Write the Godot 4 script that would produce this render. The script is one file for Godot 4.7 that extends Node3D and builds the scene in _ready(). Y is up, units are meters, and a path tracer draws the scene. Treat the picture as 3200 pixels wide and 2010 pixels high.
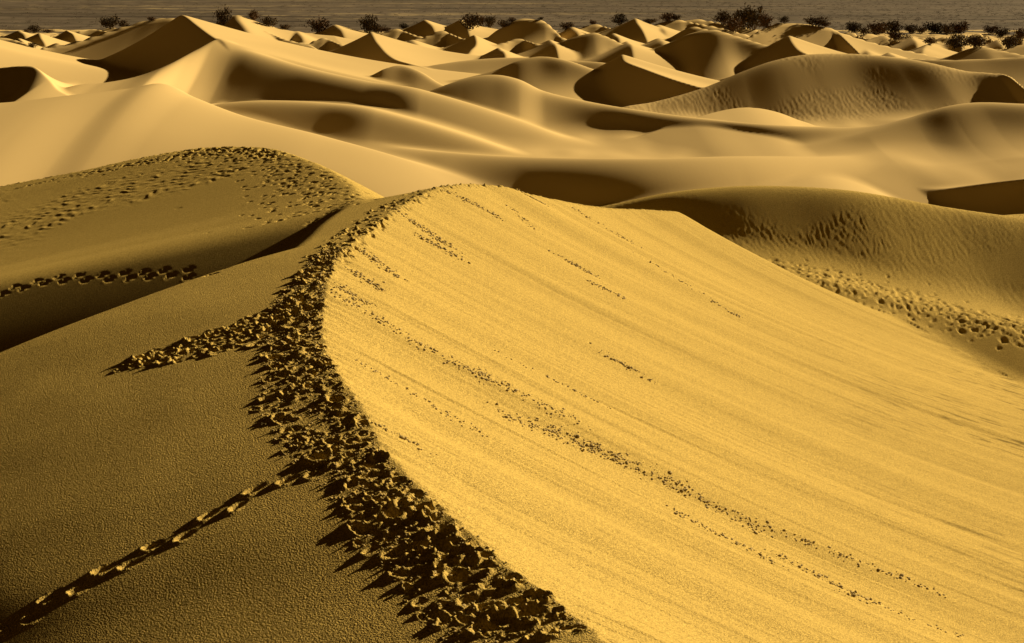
extends Node3D

const CAM_Y := 45.0
const COLS := 1080
const PARTS := 4

const dune_table := [
	["foreground", 0.0000, 1.0000, [[10.40,-6.24,30.14,0.165,0.56],[17.00,-4.21,30.92,0.165,0.56],[22.40,-2.55,31.34,0.165,0.56],[24.40,-1.94,30.95,0.165,0.56],[26.30,-0.84,30.91,0.165,0.56],[28.30,0.39,30.95,0.165,0.56],[30.70,1.81,31.14,0.165,0.56],[32.90,3.01,31.24,0.165,0.56],[34.50,3.76,31.33,0.165,0.56],[38.40,5.03,31.52,0.165,0.56],[40.80,6.00,31.63,0.165,0.56],[44.00,6.90,31.78,0.165,0.56],[46.80,7.35,31.92,0.165,0.56],[49.60,7.65,32.10,0.165,0.56],[52.00,7.90,32.19,0.165,0.56],[56.00,8.02,32.20,0.165,0.56],[60.50,7.83,32.16,0.165,0.56],[66.00,7.40,31.86,0.165,0.56],[71.00,6.83,31.75,0.165,0.56],[79.00,5.84,31.26,0.165,0.56],[85.50,4.66,30.74,0.165,0.56],[91.00,3.08,30.01,0.165,0.56],[96.00,0.73,29.04,0.165,0.56],[99.50,-0.88,27.99,0.165,0.56],[104.00,-3.24,26.67,0.165,0.56],[111.00,-7.15,24.76,0.165,0.56],[116.00,-9.88,23.60,0.165,0.56],[121.00,-12.82,22.58,0.165,0.56],[125.50,-15.90,21.61,0.165,0.56],[128.50,-17.73,20.85,0.165,0.56],[132.50,-19.33,19.05,0.165,0.56],[137.50,-21.23,15.35,0.165,0.56],[144.50,-23.73,8.85,0.165,0.56],[154.50,-25.73,-1.15,0.165,0.56],[163.50,-27.53,-5.35,0.165,0.56],[174.50,-29.73,-13.15,0.165,0.56]], 26, 60, 0.0043, -0.0026, 0.1, 0.25, []],
	["tracked", 0.0000, 1.0000, [[30.00,-0.38,4.41,0.19,0.55],[57.50,5.13,20.66,0.19,0.55],[80.00,9.63,29.41,0.19,0.55],[88.00,11.23,29.49,0.21,0.55],[94.00,12.29,29.30,0.23,0.55],[104.00,15.39,28.94,0.24,0.55],[114.00,19.19,28.49,0.24,0.55],[128.00,24.97,27.59,0.24,0.55],[137.00,30.47,26.65,0.24,0.55],[143.00,35.73,25.70,0.24,0.55],[150.00,43.69,23.78,0.24,0.55],[156.00,51.99,21.51,0.24,0.55],[162.00,60.77,19.30,0.24,0.55],[168.00,70.12,17.07,0.24,0.55],[174.00,79.57,14.97,0.24,0.55],[192.00,93.97,10.77,0.24,0.55],[214.00,111.57,2.97,0.24,0.55]], 22, 34, 0.0004, 0, 0.6, 0.8, [0.04, 1.7, 70, 0.08]],
	["trodden", 1.0000, 0.0000, [[-34.81,180.76,5.24,0.05,0.3],[-1.81,161.64,9.14,0.05,0.3],[25.19,146.00,11.24,0.05,0.3],[32.09,142.00,11.20,0.05,0.3],[37.51,138.00,11.01,0.05,0.3],[46.29,133.00,9.86,0.05,0.3],[54.68,127.00,8.97,0.05,0.3],[62.71,122.00,7.82,0.05,0.3],[89.71,105.20,5.72,0.05,0.3],[122.71,84.68,1.82,0.05,0.3]], 3, 18.2, 0, 0, 3, 1, []],
	["rippled", 1.0000, 0.0000, [[-64.87,204.58,-10.27,0.3,0.32],[-31.87,193.78,1.43,0.3,0.32],[-4.87,184.94,7.73,0.3,0.32],[4.77,181.78,10.06,0.3,0.32],[13.51,177.73,12.35,0.3,0.32],[22.68,173.63,15.08,0.3,0.33],[30.29,170.72,16.39,0.3,0.34],[37.23,167.88,16.96,0.3,0.36],[44.96,163.96,17.09,0.3,0.38],[50.62,161.28,16.57,0.3,0.39],[56.12,158.62,15.86,0.3,0.4],[64.98,154.55,15.09,0.3,0.4],[73.83,151.49,14.26,0.3,0.4],[100.83,142.15,7.96,0.3,0.4],[133.83,130.73,-3.74,0.3,0.4]], 10, 19.5, 0, 0, 3, 2, [0.02, 0.8, 8, -0.1]],
	["rippled_flank", 0.0000, 1.0000, [[59.00,-54.41,0.71,0.45,0.3],[92.00,-59.35,4.61,0.45,0.3],[119.00,-63.38,6.71,0.45,0.3],[134.00,-65.63,9.78,0.48,0.3],[148.00,-67.79,12.18,0.48,0.3],[161.00,-69.35,14.14,0.42,0.3],[188.00,-72.59,7.84,0.42,0.3],[221.00,-76.56,-3.86,0.42,0.3]], 16, 12, 0, 0, 3, 3, [0.03, 1.0, 20, 0.0]],
	["flank", 1.0000, 0.0000, [[-1.15,248.75,-10.77,0.3,0.4],[31.85,226.37,0.93,0.3,0.4],[58.85,208.05,7.23,0.3,0.4],[64.14,204.46,9.39,0.3,0.4],[68.00,200.30,10.85,0.3,0.4],[73.94,195.53,12.70,0.3,0.4],[79.16,189.96,14.52,0.3,0.4],[88.91,180.03,17.52,0.3,0.4],[115.91,158.43,11.22,0.3,0.4],[148.91,132.03,-0.48,0.3,0.4]], 9, 11.7, 0, 0, 1, 1, [0.02, 0.8, 12, 0.3]],
	["pale_apron", 1.0000, 0.0000, [[-175.22,202.10,17.08,0.35,0.12],[-142.22,208.64,20.98,0.35,0.12],[-115.22,214.00,23.08,0.35,0.12],[-100.10,217.00,23.16,0.35,0.12],[-90.17,220.00,23.19,0.35,0.12],[-80.93,226.00,23.85,0.35,0.12],[-72.01,235.00,24.37,0.35,0.11],[-67.07,239.00,24.93,0.35,0.1],[-60.13,235.00,22.71,0.35,0.09],[-49.21,228.00,19.90,0.35,0.08],[-33.90,219.00,17.53,0.35,0.08],[-15.90,208.42,14.03,0.35,0.08],[6.10,195.48,7.53,0.35,0.08]], 10, 26, 0, 0.003, 4, 1.5, []],
	["saddle", 1.0000, 0.0000, [[-118.23,294.88,0.21,0.3,0.1],[-85.23,271.35,11.91,0.3,0.1],[-58.23,252.10,18.21,0.3,0.1],[-36.64,236.70,15.31,0.3,0.12],[-17.38,223.88,14.43,0.3,0.16],[0.00,213.54,14.63,0.3,0.18],[21.18,204.24,15.58,0.3,0.2],[37.41,206.19,15.67,0.3,0.22],[56.12,216.51,14.09,0.3,0.16],[77.92,231.06,11.42,0.3,0.08],[101.82,245.08,8.42,0.3,0.03],[126.83,256.83,5.80,0.3,0.03],[153.83,269.52,-0.50,0.3,0.03],[186.83,285.02,-12.20,0.3,0.03]], 10, 26, 0, 0.016, 2, 1.5, []],
	["right_shoulder", 1.0000, 0.0000, [[-15.46,203.95,-6.05,0.3,0.12],[17.54,217.73,5.65,0.3,0.12],[44.54,229.00,11.95,0.3,0.12],[54.26,233.06,13.54,0.3,0.16],[67.07,236.49,15.94,0.3,0.24],[77.25,240.46,18.23,0.3,0.42],[84.39,242.03,20.21,0.3,0.52],[90.78,242.75,20.99,0.3,0.55],[98.85,241.14,20.91,0.3,0.55],[116.26,238.66,20.55,0.3,0.55],[143.26,234.81,14.25,0.3,0.55],[176.26,230.10,2.55,0.3,0.55]], 9, 8.45, 0, 0, 3, 2, []],
	["central", 1.0000, 0.0000, [[-109.28,224.59,-8.25,0.4,0.28],[-76.28,250.99,3.45,0.4,0.28],[-49.28,272.59,9.75,0.4,0.28],[-43.10,278.73,11.25,0.4,0.28],[-36.34,282.71,13.16,0.4,0.3],[-25.79,287.54,16.27,0.4,0.34],[-18.48,289.35,19.24,0.4,0.38],[-11.13,291.14,21.57,0.4,0.4],[-4.45,291.14,22.59,0.4,0.4],[1.46,287.36,21.87,0.4,0.4],[7.22,282.64,19.62,0.4,0.43],[17.58,274.53,17.92,0.4,0.48],[27.26,265.63,17.11,0.4,0.54],[39.48,255.96,16.37,0.4,0.58],[50.77,246.57,16.28,0.4,0.6],[60.25,243.73,16.12,0.4,0.6],[72.29,244.12,16.07,0.4,0.6],[84.89,244.34,16.67,0.4,0.6],[111.89,244.82,10.37,0.4,0.6],[144.89,245.40,-1.33,0.4,0.6]], 9, 14.3, 0, 0, 5, 2, []],
	["swale", 1.0000, 0.0000, [[-127.60,248.03,0.09,0.15,0.5],[-94.60,250.91,11.79,0.15,0.5],[-67.60,253.27,18.09,0.15,0.5],[-62.44,253.72,19.14,0.15,0.5],[-57.29,254.18,19.87,0.15,0.5],[-49.87,252.95,20.31,0.15,0.5],[-38.35,249.49,20.27,0.15,0.5],[-26.17,242.84,19.51,0.15,0.5],[0.83,228.09,13.21,0.15,0.5],[33.83,210.06,1.51,0.15,0.5]], 6, 10.4, 0, 0, 4, 0.8, []],
	["mound", 1.0000, 0.0000, [[-23.35,211.14,-2.25,0.3,0.08],[9.65,237.54,9.45,0.3,0.08],[36.65,259.14,15.75,0.3,0.08],[45.50,268.68,16.79,0.3,0.08],[51.84,273.22,16.94,0.3,0.08],[57.78,274.60,15.96,0.3,0.08],[63.37,273.83,14.09,0.3,0.08],[68.65,271.94,12.49,0.3,0.08],[95.65,262.29,6.19,0.3,0.08],[128.65,250.50,-5.51,0.3,0.08]], 6, 6.5, 0, 0, 0.6, 0.5, []],
	["finger", 1.0000, 0.0000, [[-198.24,326.90,4.97,0.35,0.45],[-165.24,313.19,16.67,0.35,0.45],[-138.24,301.97,22.97,0.35,0.45],[-119.68,294.26,24.04,0.35,0.45],[-113.92,291.11,24.63,0.35,0.45],[-109.52,288.23,24.62,0.35,0.4],[-102.68,277.86,22.64,0.35,0.15],[-96.82,268.69,20.67,0.35,0.1],[-69.82,247.09,14.37,0.35,0.1],[-36.82,220.69,2.67,0.35,0.1]], 9, 10.4, 0, 0, 0.5, 1, []],
	["great_front", 1.0000, 0.0000, [[-159.22,237.09,2.74,0.3,0.14],[-126.22,262.77,14.44,0.3,0.14],[-99.22,283.78,20.74,0.3,0.14],[-93.39,288.33,21.07,0.3,0.15],[-87.89,294.95,22.00,0.3,0.16],[-82.52,303.61,24.21,0.3,0.2],[-78.82,317.68,27.04,0.3,0.34],[-75.76,325.92,28.91,0.3,0.43],[-70.20,322.53,27.24,0.3,0.46],[-64.27,317.05,26.05,0.3,0.46],[-50.15,303.52,23.46,0.3,0.44],[-32.84,286.19,21.47,0.3,0.4],[-19.52,272.86,20.71,0.3,0.34],[7.48,251.26,14.41,0.3,0.34],[40.48,224.86,2.71,0.3,0.34]], 14, 22.1, 0, 0, 7, 1.5, []],
	["great", 0.0000, 1.0000, [[297.00,59.61,8.14,0.62,0.28],[310.75,67.13,21.14,0.62,0.28],[322.00,73.29,28.14,0.62,0.28],[327.00,76.02,28.77,0.62,0.28],[340.00,81.52,29.72,0.62,0.28],[356.00,88.76,31.62,0.62,0.28],[368.00,93.94,32.97,0.62,0.28],[376.00,97.35,33.44,0.62,0.28],[384.00,100.42,32.73,0.62,0.28],[395.00,104.42,30.64,0.62,0.28],[422.00,114.23,20.14,0.62,0.28],[455.00,126.23,0.64,0.62,0.28]], 24, 24, 0, 0, 0.4, 1, []],
	["left_ridge", 1.0000, 0.0000, [[-229.33,385.91,1.06,0.4,0.5],[-196.33,412.31,12.76,0.4,0.5],[-169.33,433.91,19.06,0.4,0.5],[-162.09,441.74,20.78,0.4,0.5],[-153.36,446.12,22.42,0.4,0.5],[-144.66,451.51,25.26,0.4,0.5],[-134.46,456.45,28.40,0.4,0.5],[-126.75,458.14,30.02,0.4,0.5],[-119.29,455.90,29.54,0.4,0.5],[-109.56,452.98,27.42,0.4,0.5],[-82.56,444.88,21.12,0.4,0.5],[-49.56,434.98,9.42,0.4,0.5]], 14, 18.2, 0, 0, 0.5, 1, []],
	["left_edge", 0.0000, 1.0000, [[270.00,130.91,10.95,0.3,0.26],[303.00,139.61,22.65,0.3,0.26],[330.00,146.73,28.95,0.3,0.26],[350.00,152.00,28.66,0.3,0.26],[370.00,158.73,28.46,0.3,0.26],[390.00,166.35,27.37,0.3,0.26],[417.00,176.63,21.07,0.3,0.26],[450.00,189.20,9.37,0.3,0.26]], 14, 16, 0, 0, 0.5, 1, []],
	["dip", 1.0000, 0.0000, [[-98.03,296.31,0.97,0.35,0.45],[-65.03,315.80,12.67,0.35,0.45],[-38.03,331.75,18.97,0.35,0.45],[-33.99,334.13,20.79,0.35,0.45],[-29.84,335.47,21.61,0.35,0.45],[-24.44,331.31,20.49,0.35,0.45],[-17.34,323.47,17.34,0.35,0.45],[9.66,301.87,11.04,0.35,0.45],[42.66,275.47,-0.66,0.35,0.45]], 8, 10.4, 0, 0, 2, 0.8, []],
	["peak", 0.0000, 1.0000, [[248.00,-97.58,-0.73,0.55,0.3],[281.00,-71.18,10.97,0.55,0.3],[308.00,-49.58,17.27,0.55,0.3],[318.00,-41.34,19.25,0.55,0.3],[330.00,-34.83,21.09,0.55,0.3],[340.00,-30.64,22.40,0.55,0.3],[350.00,-30.61,23.56,0.55,0.3],[377.00,-30.53,17.26,0.55,0.3],[410.00,-30.42,5.56,0.55,0.3]], 15, 15, 0, 0, 0.3, 0.8, []],
	["long", 1.0000, 0.0000, [[-33.46,269.95,-3.30,0.35,0.3],[-0.46,284.14,8.40,0.35,0.3],[26.54,295.75,14.70,0.35,0.3],[34.48,299.17,15.64,0.35,0.42],[46.68,304.72,18.41,0.35,0.5],[56.74,309.71,21.86,0.35,0.54],[65.16,313.03,24.35,0.35,0.54],[73.55,315.35,25.68,0.35,0.52],[83.91,315.28,25.92,0.35,0.48],[93.20,311.42,25.46,0.35,0.44],[100.97,305.87,24.44,0.35,0.42],[108.50,300.36,22.78,0.35,0.42],[113.88,296.28,22.49,0.35,0.42],[115.99,291.86,21.95,0.35,0.3],[116.46,284.77,19.07,0.35,0.1],[143.46,263.17,12.77,0.35,0.1],[176.46,236.77,1.07,0.35,0.1]], 14, 19.5, 0, 0, 3, 1.5, [0.03, 1.3, 8, 0]],
	["behind_long", 1.0000, 0.0000, [[39.56,407.84,4.00,0.3,0.35],[72.56,389.22,15.70,0.3,0.35],[99.56,373.99,22.00,0.3,0.35],[111.75,367.12,21.69,0.3,0.35],[123.49,360.42,21.49,0.3,0.35],[134.45,358.04,21.91,0.3,0.35],[144.48,356.02,22.57,0.3,0.35],[160.83,352.48,23.49,0.3,0.35],[187.83,346.64,17.19,0.3,0.35],[220.83,339.49,5.49,0.3,0.35]], 8, 10.4, 0, 0, 0.6, 0.8, []],
	["pointed", 0.0000, 1.0000, [[332.00,-121.26,1.62,0.5,0.33],[365.00,-108.18,13.32,0.5,0.33],[392.00,-97.48,19.62,0.5,0.33],[400.00,-94.31,20.40,0.5,0.33],[409.00,-92.70,21.57,0.5,0.33],[420.00,-92.90,23.53,0.5,0.33],[432.00,-94.35,24.84,0.5,0.33],[459.00,-97.60,18.54,0.5,0.33],[492.00,-101.58,6.84,0.5,0.33]], 18, 14, 0, 0, 0.3, 0.8, []],
	["table", 1.0000, 0.0000, [[23.39,429.60,0.82,0.4,0.5],[56.39,456.00,12.52,0.4,0.5],[83.39,477.60,18.82,0.4,0.5],[95.29,490.63,23.91,0.4,0.5],[104.36,499.36,26.60,0.4,0.5],[116.16,501.41,26.40,0.4,0.5],[125.05,500.19,24.97,0.4,0.5],[127.50,499.58,23.77,0.4,0.2],[137.10,493.18,20.40,0.4,0.2],[147.51,485.57,17.78,0.4,0.2],[157.55,478.06,15.71,0.4,0.2],[184.55,457.88,9.41,0.4,0.2],[217.55,433.20,-2.29,0.4,0.2]], 14, 26, 0, 0, 0.3, 0.7, []],
	["hood", 1.0000, 0.0000, [[-17.47,430.18,-0.16,0.3,0.5],[15.53,436.40,11.54,0.3,0.5],[42.53,441.49,17.84,0.3,0.5],[56.13,444.05,22.30,0.3,0.5],[62.80,444.38,25.13,0.3,0.5],[70.43,443.33,26.38,0.3,0.5],[77.50,438.50,24.53,0.3,0.5],[86.98,429.71,21.76,0.3,0.5],[113.98,408.11,15.46,0.3,0.5],[146.98,381.71,3.76,0.3,0.5]], 10, 16.9, 0, 0, 2, 0.8, []],
	["small_hood", 1.0000, 0.0000, [[4.95,504.81,1.73,0.3,0.45],[37.95,515.78,13.43,0.3,0.45],[64.95,524.76,19.73,0.3,0.45],[74.51,527.94,23.99,0.3,0.45],[80.52,523.53,23.14,0.3,0.45],[87.25,515.84,21.18,0.3,0.45],[114.25,494.24,14.88,0.3,0.45],[147.25,467.84,3.18,0.3,0.45]], 9, 13, 0, 0, 1.5, 0.6, []],
	["crook", 0.0000, 1.0000, [[312.00,-1.73,-0.14,0.5,0.3],[345.00,13.27,11.56,0.5,0.3],[372.00,25.54,17.86,0.5,0.3],[398.00,37.36,19.43,0.5,0.3],[430.00,45.67,22.49,0.5,0.3],[450.00,49.41,24.33,0.5,0.3],[462.00,51.29,24.57,0.5,0.3],[489.00,55.51,18.27,0.5,0.3],[522.00,60.67,6.57,0.5,0.3]], 14, 12, 0, 0, 0.3, 0.8, []],
	["brow", 1.0000, 0.0000, [[-134.36,332.36,1.71,0.35,0.48],[-101.36,358.76,13.41,0.35,0.48],[-74.36,380.36,19.71,0.35,0.48],[-69.01,389.23,22.41,0.35,0.48],[-64.34,394.36,24.07,0.35,0.48],[-57.98,387.81,21.82,0.35,0.48],[-47.99,377.82,19.13,0.35,0.48],[-37.97,363.81,17.18,0.35,0.48],[-10.97,342.21,10.88,0.35,0.48],[22.03,315.81,-0.82,0.35,0.48]], 10, 15.6, 0, 0, 1.5, 0.8, []],
	["trapezoid", 1.0000, 0.0000, [[-73.31,586.80,-2.86,0.4,0.6],[-40.31,605.10,8.84,0.4,0.6],[-13.31,620.07,15.14,0.4,0.6],[-6.29,623.97,19.25,0.4,0.6],[0.00,626.08,22.54,0.4,0.6],[6.30,626.19,24.07,0.4,0.6],[15.67,622.38,22.98,0.4,0.6],[20.97,615.79,18.83,0.4,0.6],[24.60,608.70,15.69,0.4,0.6],[51.60,587.10,9.39,0.4,0.6],[84.60,560.70,-2.31,0.4,0.6]], 12, 18.2, 0, 0, 1.5, 0.6, []],
	["rim", 0.0000, 1.0000, [[405.00,22.17,-0.45,0.5,0.45],[438.00,18.40,11.25,0.5,0.45],[465.00,15.32,17.55,0.5,0.45],[480.00,13.60,19.04,0.5,0.45],[500.00,14.15,20.68,0.5,0.45],[515.00,15.60,21.22,0.5,0.45],[542.00,18.22,14.92,0.5,0.45],[575.00,21.42,3.22,0.5,0.45]], 9, 9, 0, 0, 0.3, 0.6, []],
	["brim", 1.0000, 0.0000, [[-51.66,449.39,-1.66,0.35,0.36],[-18.66,460.61,10.04,0.35,0.36],[8.34,469.79,16.34,0.35,0.36],[19.15,473.46,21.03,0.35,0.36],[29.91,474.16,24.04,0.35,0.36],[35.60,469.88,22.61,0.35,0.36],[45.34,458.99,18.36,0.35,0.36],[72.34,437.39,12.06,0.35,0.36],[105.34,410.99,0.36,0.35,0.36]], 10, 13, 0, 0, 1.5, 0.6, []],
	["low", 1.0000, 0.0000, [[-90.35,382.03,-1.73,0.25,0.28],[-57.35,390.75,9.97,0.25,0.28],[-30.35,397.89,16.27,0.25,0.28],[-15.30,401.87,18.48,0.25,0.28],[2.03,399.94,19.61,0.25,0.28],[19.69,387.87,19.41,0.25,0.28],[30.77,378.44,18.90,0.25,0.28],[57.77,356.84,12.60,0.25,0.28],[90.77,330.44,0.90,0.25,0.28]], 6, 7.8, 0, 0, 3, 0.8, []],
	["dome", 1.0000, 0.0000, [[-65.43,338.21,0.70,0.3,0.38],[-32.43,347.78,12.40,0.3,0.38],[-5.43,355.62,18.70,0.3,0.38],[1.82,357.72,21.40,0.3,0.38],[8.18,358.18,22.52,0.3,0.38],[15.20,352.37,21.92,0.3,0.38],[22.77,344.34,19.87,0.3,0.38],[49.77,322.74,13.57,0.3,0.38],[82.77,296.34,1.87,0.3,0.38]], 8, 10.4, 0, 0, 3, 0.8, []],
	["spike", 0.0000, 1.0000, [[532.00,-62.18,1.41,0.45,0.4],[565.00,-61.66,13.11,0.45,0.4],[592.00,-61.23,19.41,0.45,0.4],[615.00,-60.86,22.34,0.45,0.4],[640.00,-61.98,23.61,0.45,0.4],[667.00,-63.20,17.31,0.45,0.4],[700.00,-64.69,5.61,0.45,0.4]], 13, 12, 0, 0, 0.3, 0.6, []],
	["shine", 0.0000, 1.0000, [[460.00,-147.80,-4.08,0.4,0.32],[493.00,-159.64,7.62,0.4,0.32],[520.00,-169.33,13.92,0.4,0.32],[535.00,-174.71,15.01,0.4,0.32],[560.00,-184.85,15.27,0.4,0.32],[587.00,-195.80,8.97,0.4,0.32],[620.00,-209.18,-2.73,0.4,0.32]], 9, 9, 0, 0, 0.5, 0.6, []],
	["right_mound", 1.0000, 0.0000, [[87.51,413.24,-0.56,0.3,0.36],[120.51,422.84,11.14,0.3,0.36],[147.51,430.70,17.44,0.3,0.36],[160.54,434.49,21.08,0.3,0.36],[166.02,431.29,20.18,0.3,0.36],[172.66,425.64,18.82,0.3,0.36],[199.66,404.04,12.52,0.3,0.36],[232.66,377.64,0.82,0.3,0.36]], 8, 10.4, 0, 0, 2, 0.6, []],
	["right_low", 1.0000, 0.0000, [[114.07,440.28,-2.84,0.3,0.36],[147.07,456.63,8.86,0.3,0.36],[174.07,470.00,15.16,0.3,0.36],[194.26,480.00,19.52,0.3,0.36],[213.16,482.00,20.96,0.3,0.36],[240.16,484.86,14.66,0.3,0.36],[273.16,488.35,2.96,0.3,0.36]], 8, 10.4, 0, 0, 0.8, 0.6, []],
	["left_cone", 0.0000, 1.0000, [[520.00,188.46,-4.08,0.42,0.36],[553.00,202.63,7.62,0.42,0.36],[580.00,214.22,13.92,0.42,0.36],[605.00,224.95,15.87,0.42,0.36],[630.00,234.97,16.84,0.42,0.36],[657.00,245.80,10.54,0.42,0.36],[690.00,259.04,-1.16,0.42,0.36]], 11, 10, 0, 0, 0.4, 0.6, []],
	["left_small", 0.0000, 1.0000, [[600.00,205.31,-5.92,0.35,0.35],[633.00,217.15,5.78,0.35,0.35],[660.00,226.84,12.08,0.35,0.35],[700.00,241.19,13.02,0.35,0.35],[727.00,250.88,6.72,0.35,0.35],[760.00,262.72,-4.98,0.35,0.35]], 8, 8, 0, 0, 0.5, 0.6, []],
	["left_fold", 1.0000, 0.0000, [[-283.40,472.00,1.06,0.3,0.45],[-250.40,498.40,12.76,0.3,0.45],[-223.40,520.00,19.06,0.3,0.45],[-214.20,530.00,19.48,0.3,0.45],[-205.41,526.00,18.38,0.3,0.45],[-194.25,515.00,16.13,0.3,0.45],[-167.25,493.40,9.83,0.3,0.45],[-134.25,467.00,-1.87,0.3,0.45]], 9, 11.7, 0, 0, 0.5, 0.6, []],
	["knoll", 0.0000, 1.0000, [[530.00,103.76,1.93,0.42,0.4],[563.00,114.62,13.63,0.42,0.4],[590.00,123.50,19.93,0.42,0.4],[620.00,133.37,23.98,0.42,0.4],[640.00,138.04,25.17,0.42,0.4],[667.00,144.35,18.87,0.42,0.4],[700.00,152.06,7.17,0.42,0.4]], 14, 12, 0, 0, 1.5, 1, []],
	["small", 0.0000, 1.0000, [[359.19,73.36,11.42,0.4913,0.3186],[375.69,77.64,17.27,0.4913,0.3186],[389.19,81.14,20.42,0.4913,0.3186],[409.19,86.33,20.88,0.4913,0.3186],[431.19,91.70,20.72,0.4913,0.3186],[437.19,93.19,20.49,0.4913,0.3186],[455.19,97.66,15.59,0.4913,0.3186],[477.19,103.13,6.49,0.4913,0.3186]], 9, 8, 0, 0, 0.359864, 0.8, []],
	["small", 0.0000, 1.0000, [[452.93,99.12,10.82,0.5641,0.3918],[469.43,103.85,16.67,0.5641,0.3918],[482.93,107.71,19.82,0.5641,0.3918],[502.93,113.43,20.55,0.5641,0.3918],[524.93,119.28,20.63,0.5641,0.3918],[530.93,120.90,20.48,0.5641,0.3918],[548.93,125.77,15.58,0.5641,0.3918],[570.93,131.72,6.48,0.5641,0.3918]], 9, 8, 0, 0, 0.499735, 0.8, []],
	["small", 1.0000, 0.0000, [[-154.74,574.50,8.39,0.3,0.4007],[-138.24,587.70,13.26,0.3,0.4007],[-124.74,598.50,15.89,0.3,0.4007],[-120.96,602.99,17.60,0.3,0.4007],[-117.44,604.58,18.57,0.3,0.4007],[-114.11,602.25,17.78,0.3,0.4007],[-106.81,591.33,16.24,0.3,0.4007],[-93.31,580.53,13.61,0.3,0.4007],[-76.81,567.33,8.74,0.3,0.4007]], 8, 10.4, 0, 0, 0.516802, 0.8, []],
	["small", 0.0000, 1.0000, [[407.77,70.75,10.46,0.5692,0.3968],[424.27,74.65,16.31,0.5692,0.3968],[437.77,77.85,19.46,0.5692,0.3968],[457.77,82.57,19.92,0.5692,0.3968],[479.77,87.36,19.77,0.5692,0.3968],[485.77,88.69,19.57,0.5692,0.3968],[503.77,92.69,14.67,0.5692,0.3968],[525.77,97.58,5.57,0.5692,0.3968]], 9, 8, 0, 0, 1.0204, 0.8, []],
	["small", 0.0000, 1.0000, [[564.23,91.38,7.42,0.5329,0.3878],[580.73,95.19,13.27,0.5329,0.3878],[594.23,98.31,16.42,0.5329,0.3878],[614.23,102.94,17.22,0.5329,0.3878],[636.23,107.53,17.34,0.5329,0.3878],[642.23,108.86,17.24,0.5329,0.3878],[660.23,112.86,12.34,0.5329,0.3878],[682.23,117.74,3.24,0.5329,0.3878]], 9, 8, 0, 0, 1.06918, 0.8, []],
	["small", 1.0000, 0.0000, [[-122.96,545.81,7.25,0.3,0.4527],[-106.46,559.01,12.13,0.3,0.4527],[-92.96,569.81,14.75,0.3,0.4527],[-89.22,574.31,16.36,0.3,0.4527],[-85.83,575.96,17.27,0.3,0.4527],[-82.75,573.72,16.53,0.3,0.4527],[-76.20,563.10,15.11,0.3,0.4527],[-62.70,552.30,12.48,0.3,0.4527],[-46.20,539.10,7.61,0.3,0.4527]], 8, 10.4, 0, 0, 1.13887, 0.8, []],
	["small", 0.0000, 1.0000, [[696.27,90.48,5.03,0.5052,0.3107],[712.77,94.31,10.88,0.5052,0.3107],[726.27,97.45,14.03,0.5052,0.3107],[746.27,102.09,15.09,0.5052,0.3107],[768.27,106.45,15.37,0.5052,0.3107],[774.27,107.66,15.33,0.5052,0.3107],[792.27,111.31,10.43,0.5052,0.3107],[814.27,115.76,1.33,0.5052,0.3107]], 9, 8, 0, 0, 1.14113, 0.8, []],
	["small", 0.0000, 1.0000, [[416.31,50.66,10.14,0.474,0.4091],[432.81,53.57,15.99,0.474,0.4091],[446.31,55.95,19.14,0.474,0.4091],[466.31,59.48,19.18,0.474,0.4091],[488.31,63.00,18.72,0.474,0.4091],[494.31,64.02,18.51,0.474,0.4091],[512.31,67.08,13.61,0.474,0.4091],[534.31,70.82,4.51,0.474,0.4091]], 9, 8, 0, 0, 0.81513, 0.8, []],
	["small", 1.0000, 0.0000, [[-99.19,629.30,7.37,0.3,0.441],[-82.69,642.08,12.24,0.3,0.441],[-69.19,652.54,14.87,0.3,0.441],[-64.08,656.50,16.78,0.3,0.441],[-59.70,657.75,17.86,0.3,0.441],[-56.03,655.28,17.00,0.3,0.441],[-48.80,644.39,15.24,0.3,0.441],[-35.30,633.59,12.62,0.3,0.441],[-18.80,620.39,7.74,0.3,0.441]], 8, 10.4, 0, 0, 0.855341, 0.8, []],
	["small", 0.0000, 1.0000, [[459.09,32.23,9.21,0.449,0.3366],[475.59,34.48,15.06,0.449,0.3366],[489.09,36.33,18.21,0.449,0.3366],[509.09,39.05,18.59,0.449,0.3366],[531.09,41.61,18.38,0.449,0.3366],[537.09,42.35,18.21,0.449,0.3366],[555.09,44.56,13.31,0.449,0.3366],[577.09,47.27,4.21,0.449,0.3366]], 9, 8, 0, 0, 1.03133, 0.8, []],
	["small", 0.0000, 1.0000, [[694.62,40.09,7.56,0.5327,0.3337],[711.12,43.05,13.41,0.5327,0.3337],[724.62,45.46,16.56,0.5327,0.3337],[744.62,49.04,17.91,0.5327,0.3337],[766.62,52.09,18.44,0.5327,0.3337],[772.62,52.88,18.42,0.5327,0.3337],[790.62,55.26,13.52,0.5327,0.3337],[812.62,58.17,4.42,0.5327,0.3337]], 9, 8, 0, 0, 0.78116, 0.8, []],
	["small", 1.0000, 0.0000, [[-72.18,572.49,8.93,0.3,0.4997],[-55.68,585.69,13.80,0.3,0.4997],[-42.18,596.49,16.43,0.3,0.4997],[-37.43,600.59,18.34,0.3,0.4997],[-33.40,601.98,19.42,0.3,0.4997],[-30.11,599.66,18.55,0.3,0.4997],[-23.81,589.14,16.78,0.3,0.4997],[-10.31,578.34,14.15,0.3,0.4997],[6.19,565.14,9.28,0.3,0.4997]], 8, 10.4, 0, 0, 0.615131, 0.8, []],
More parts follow.
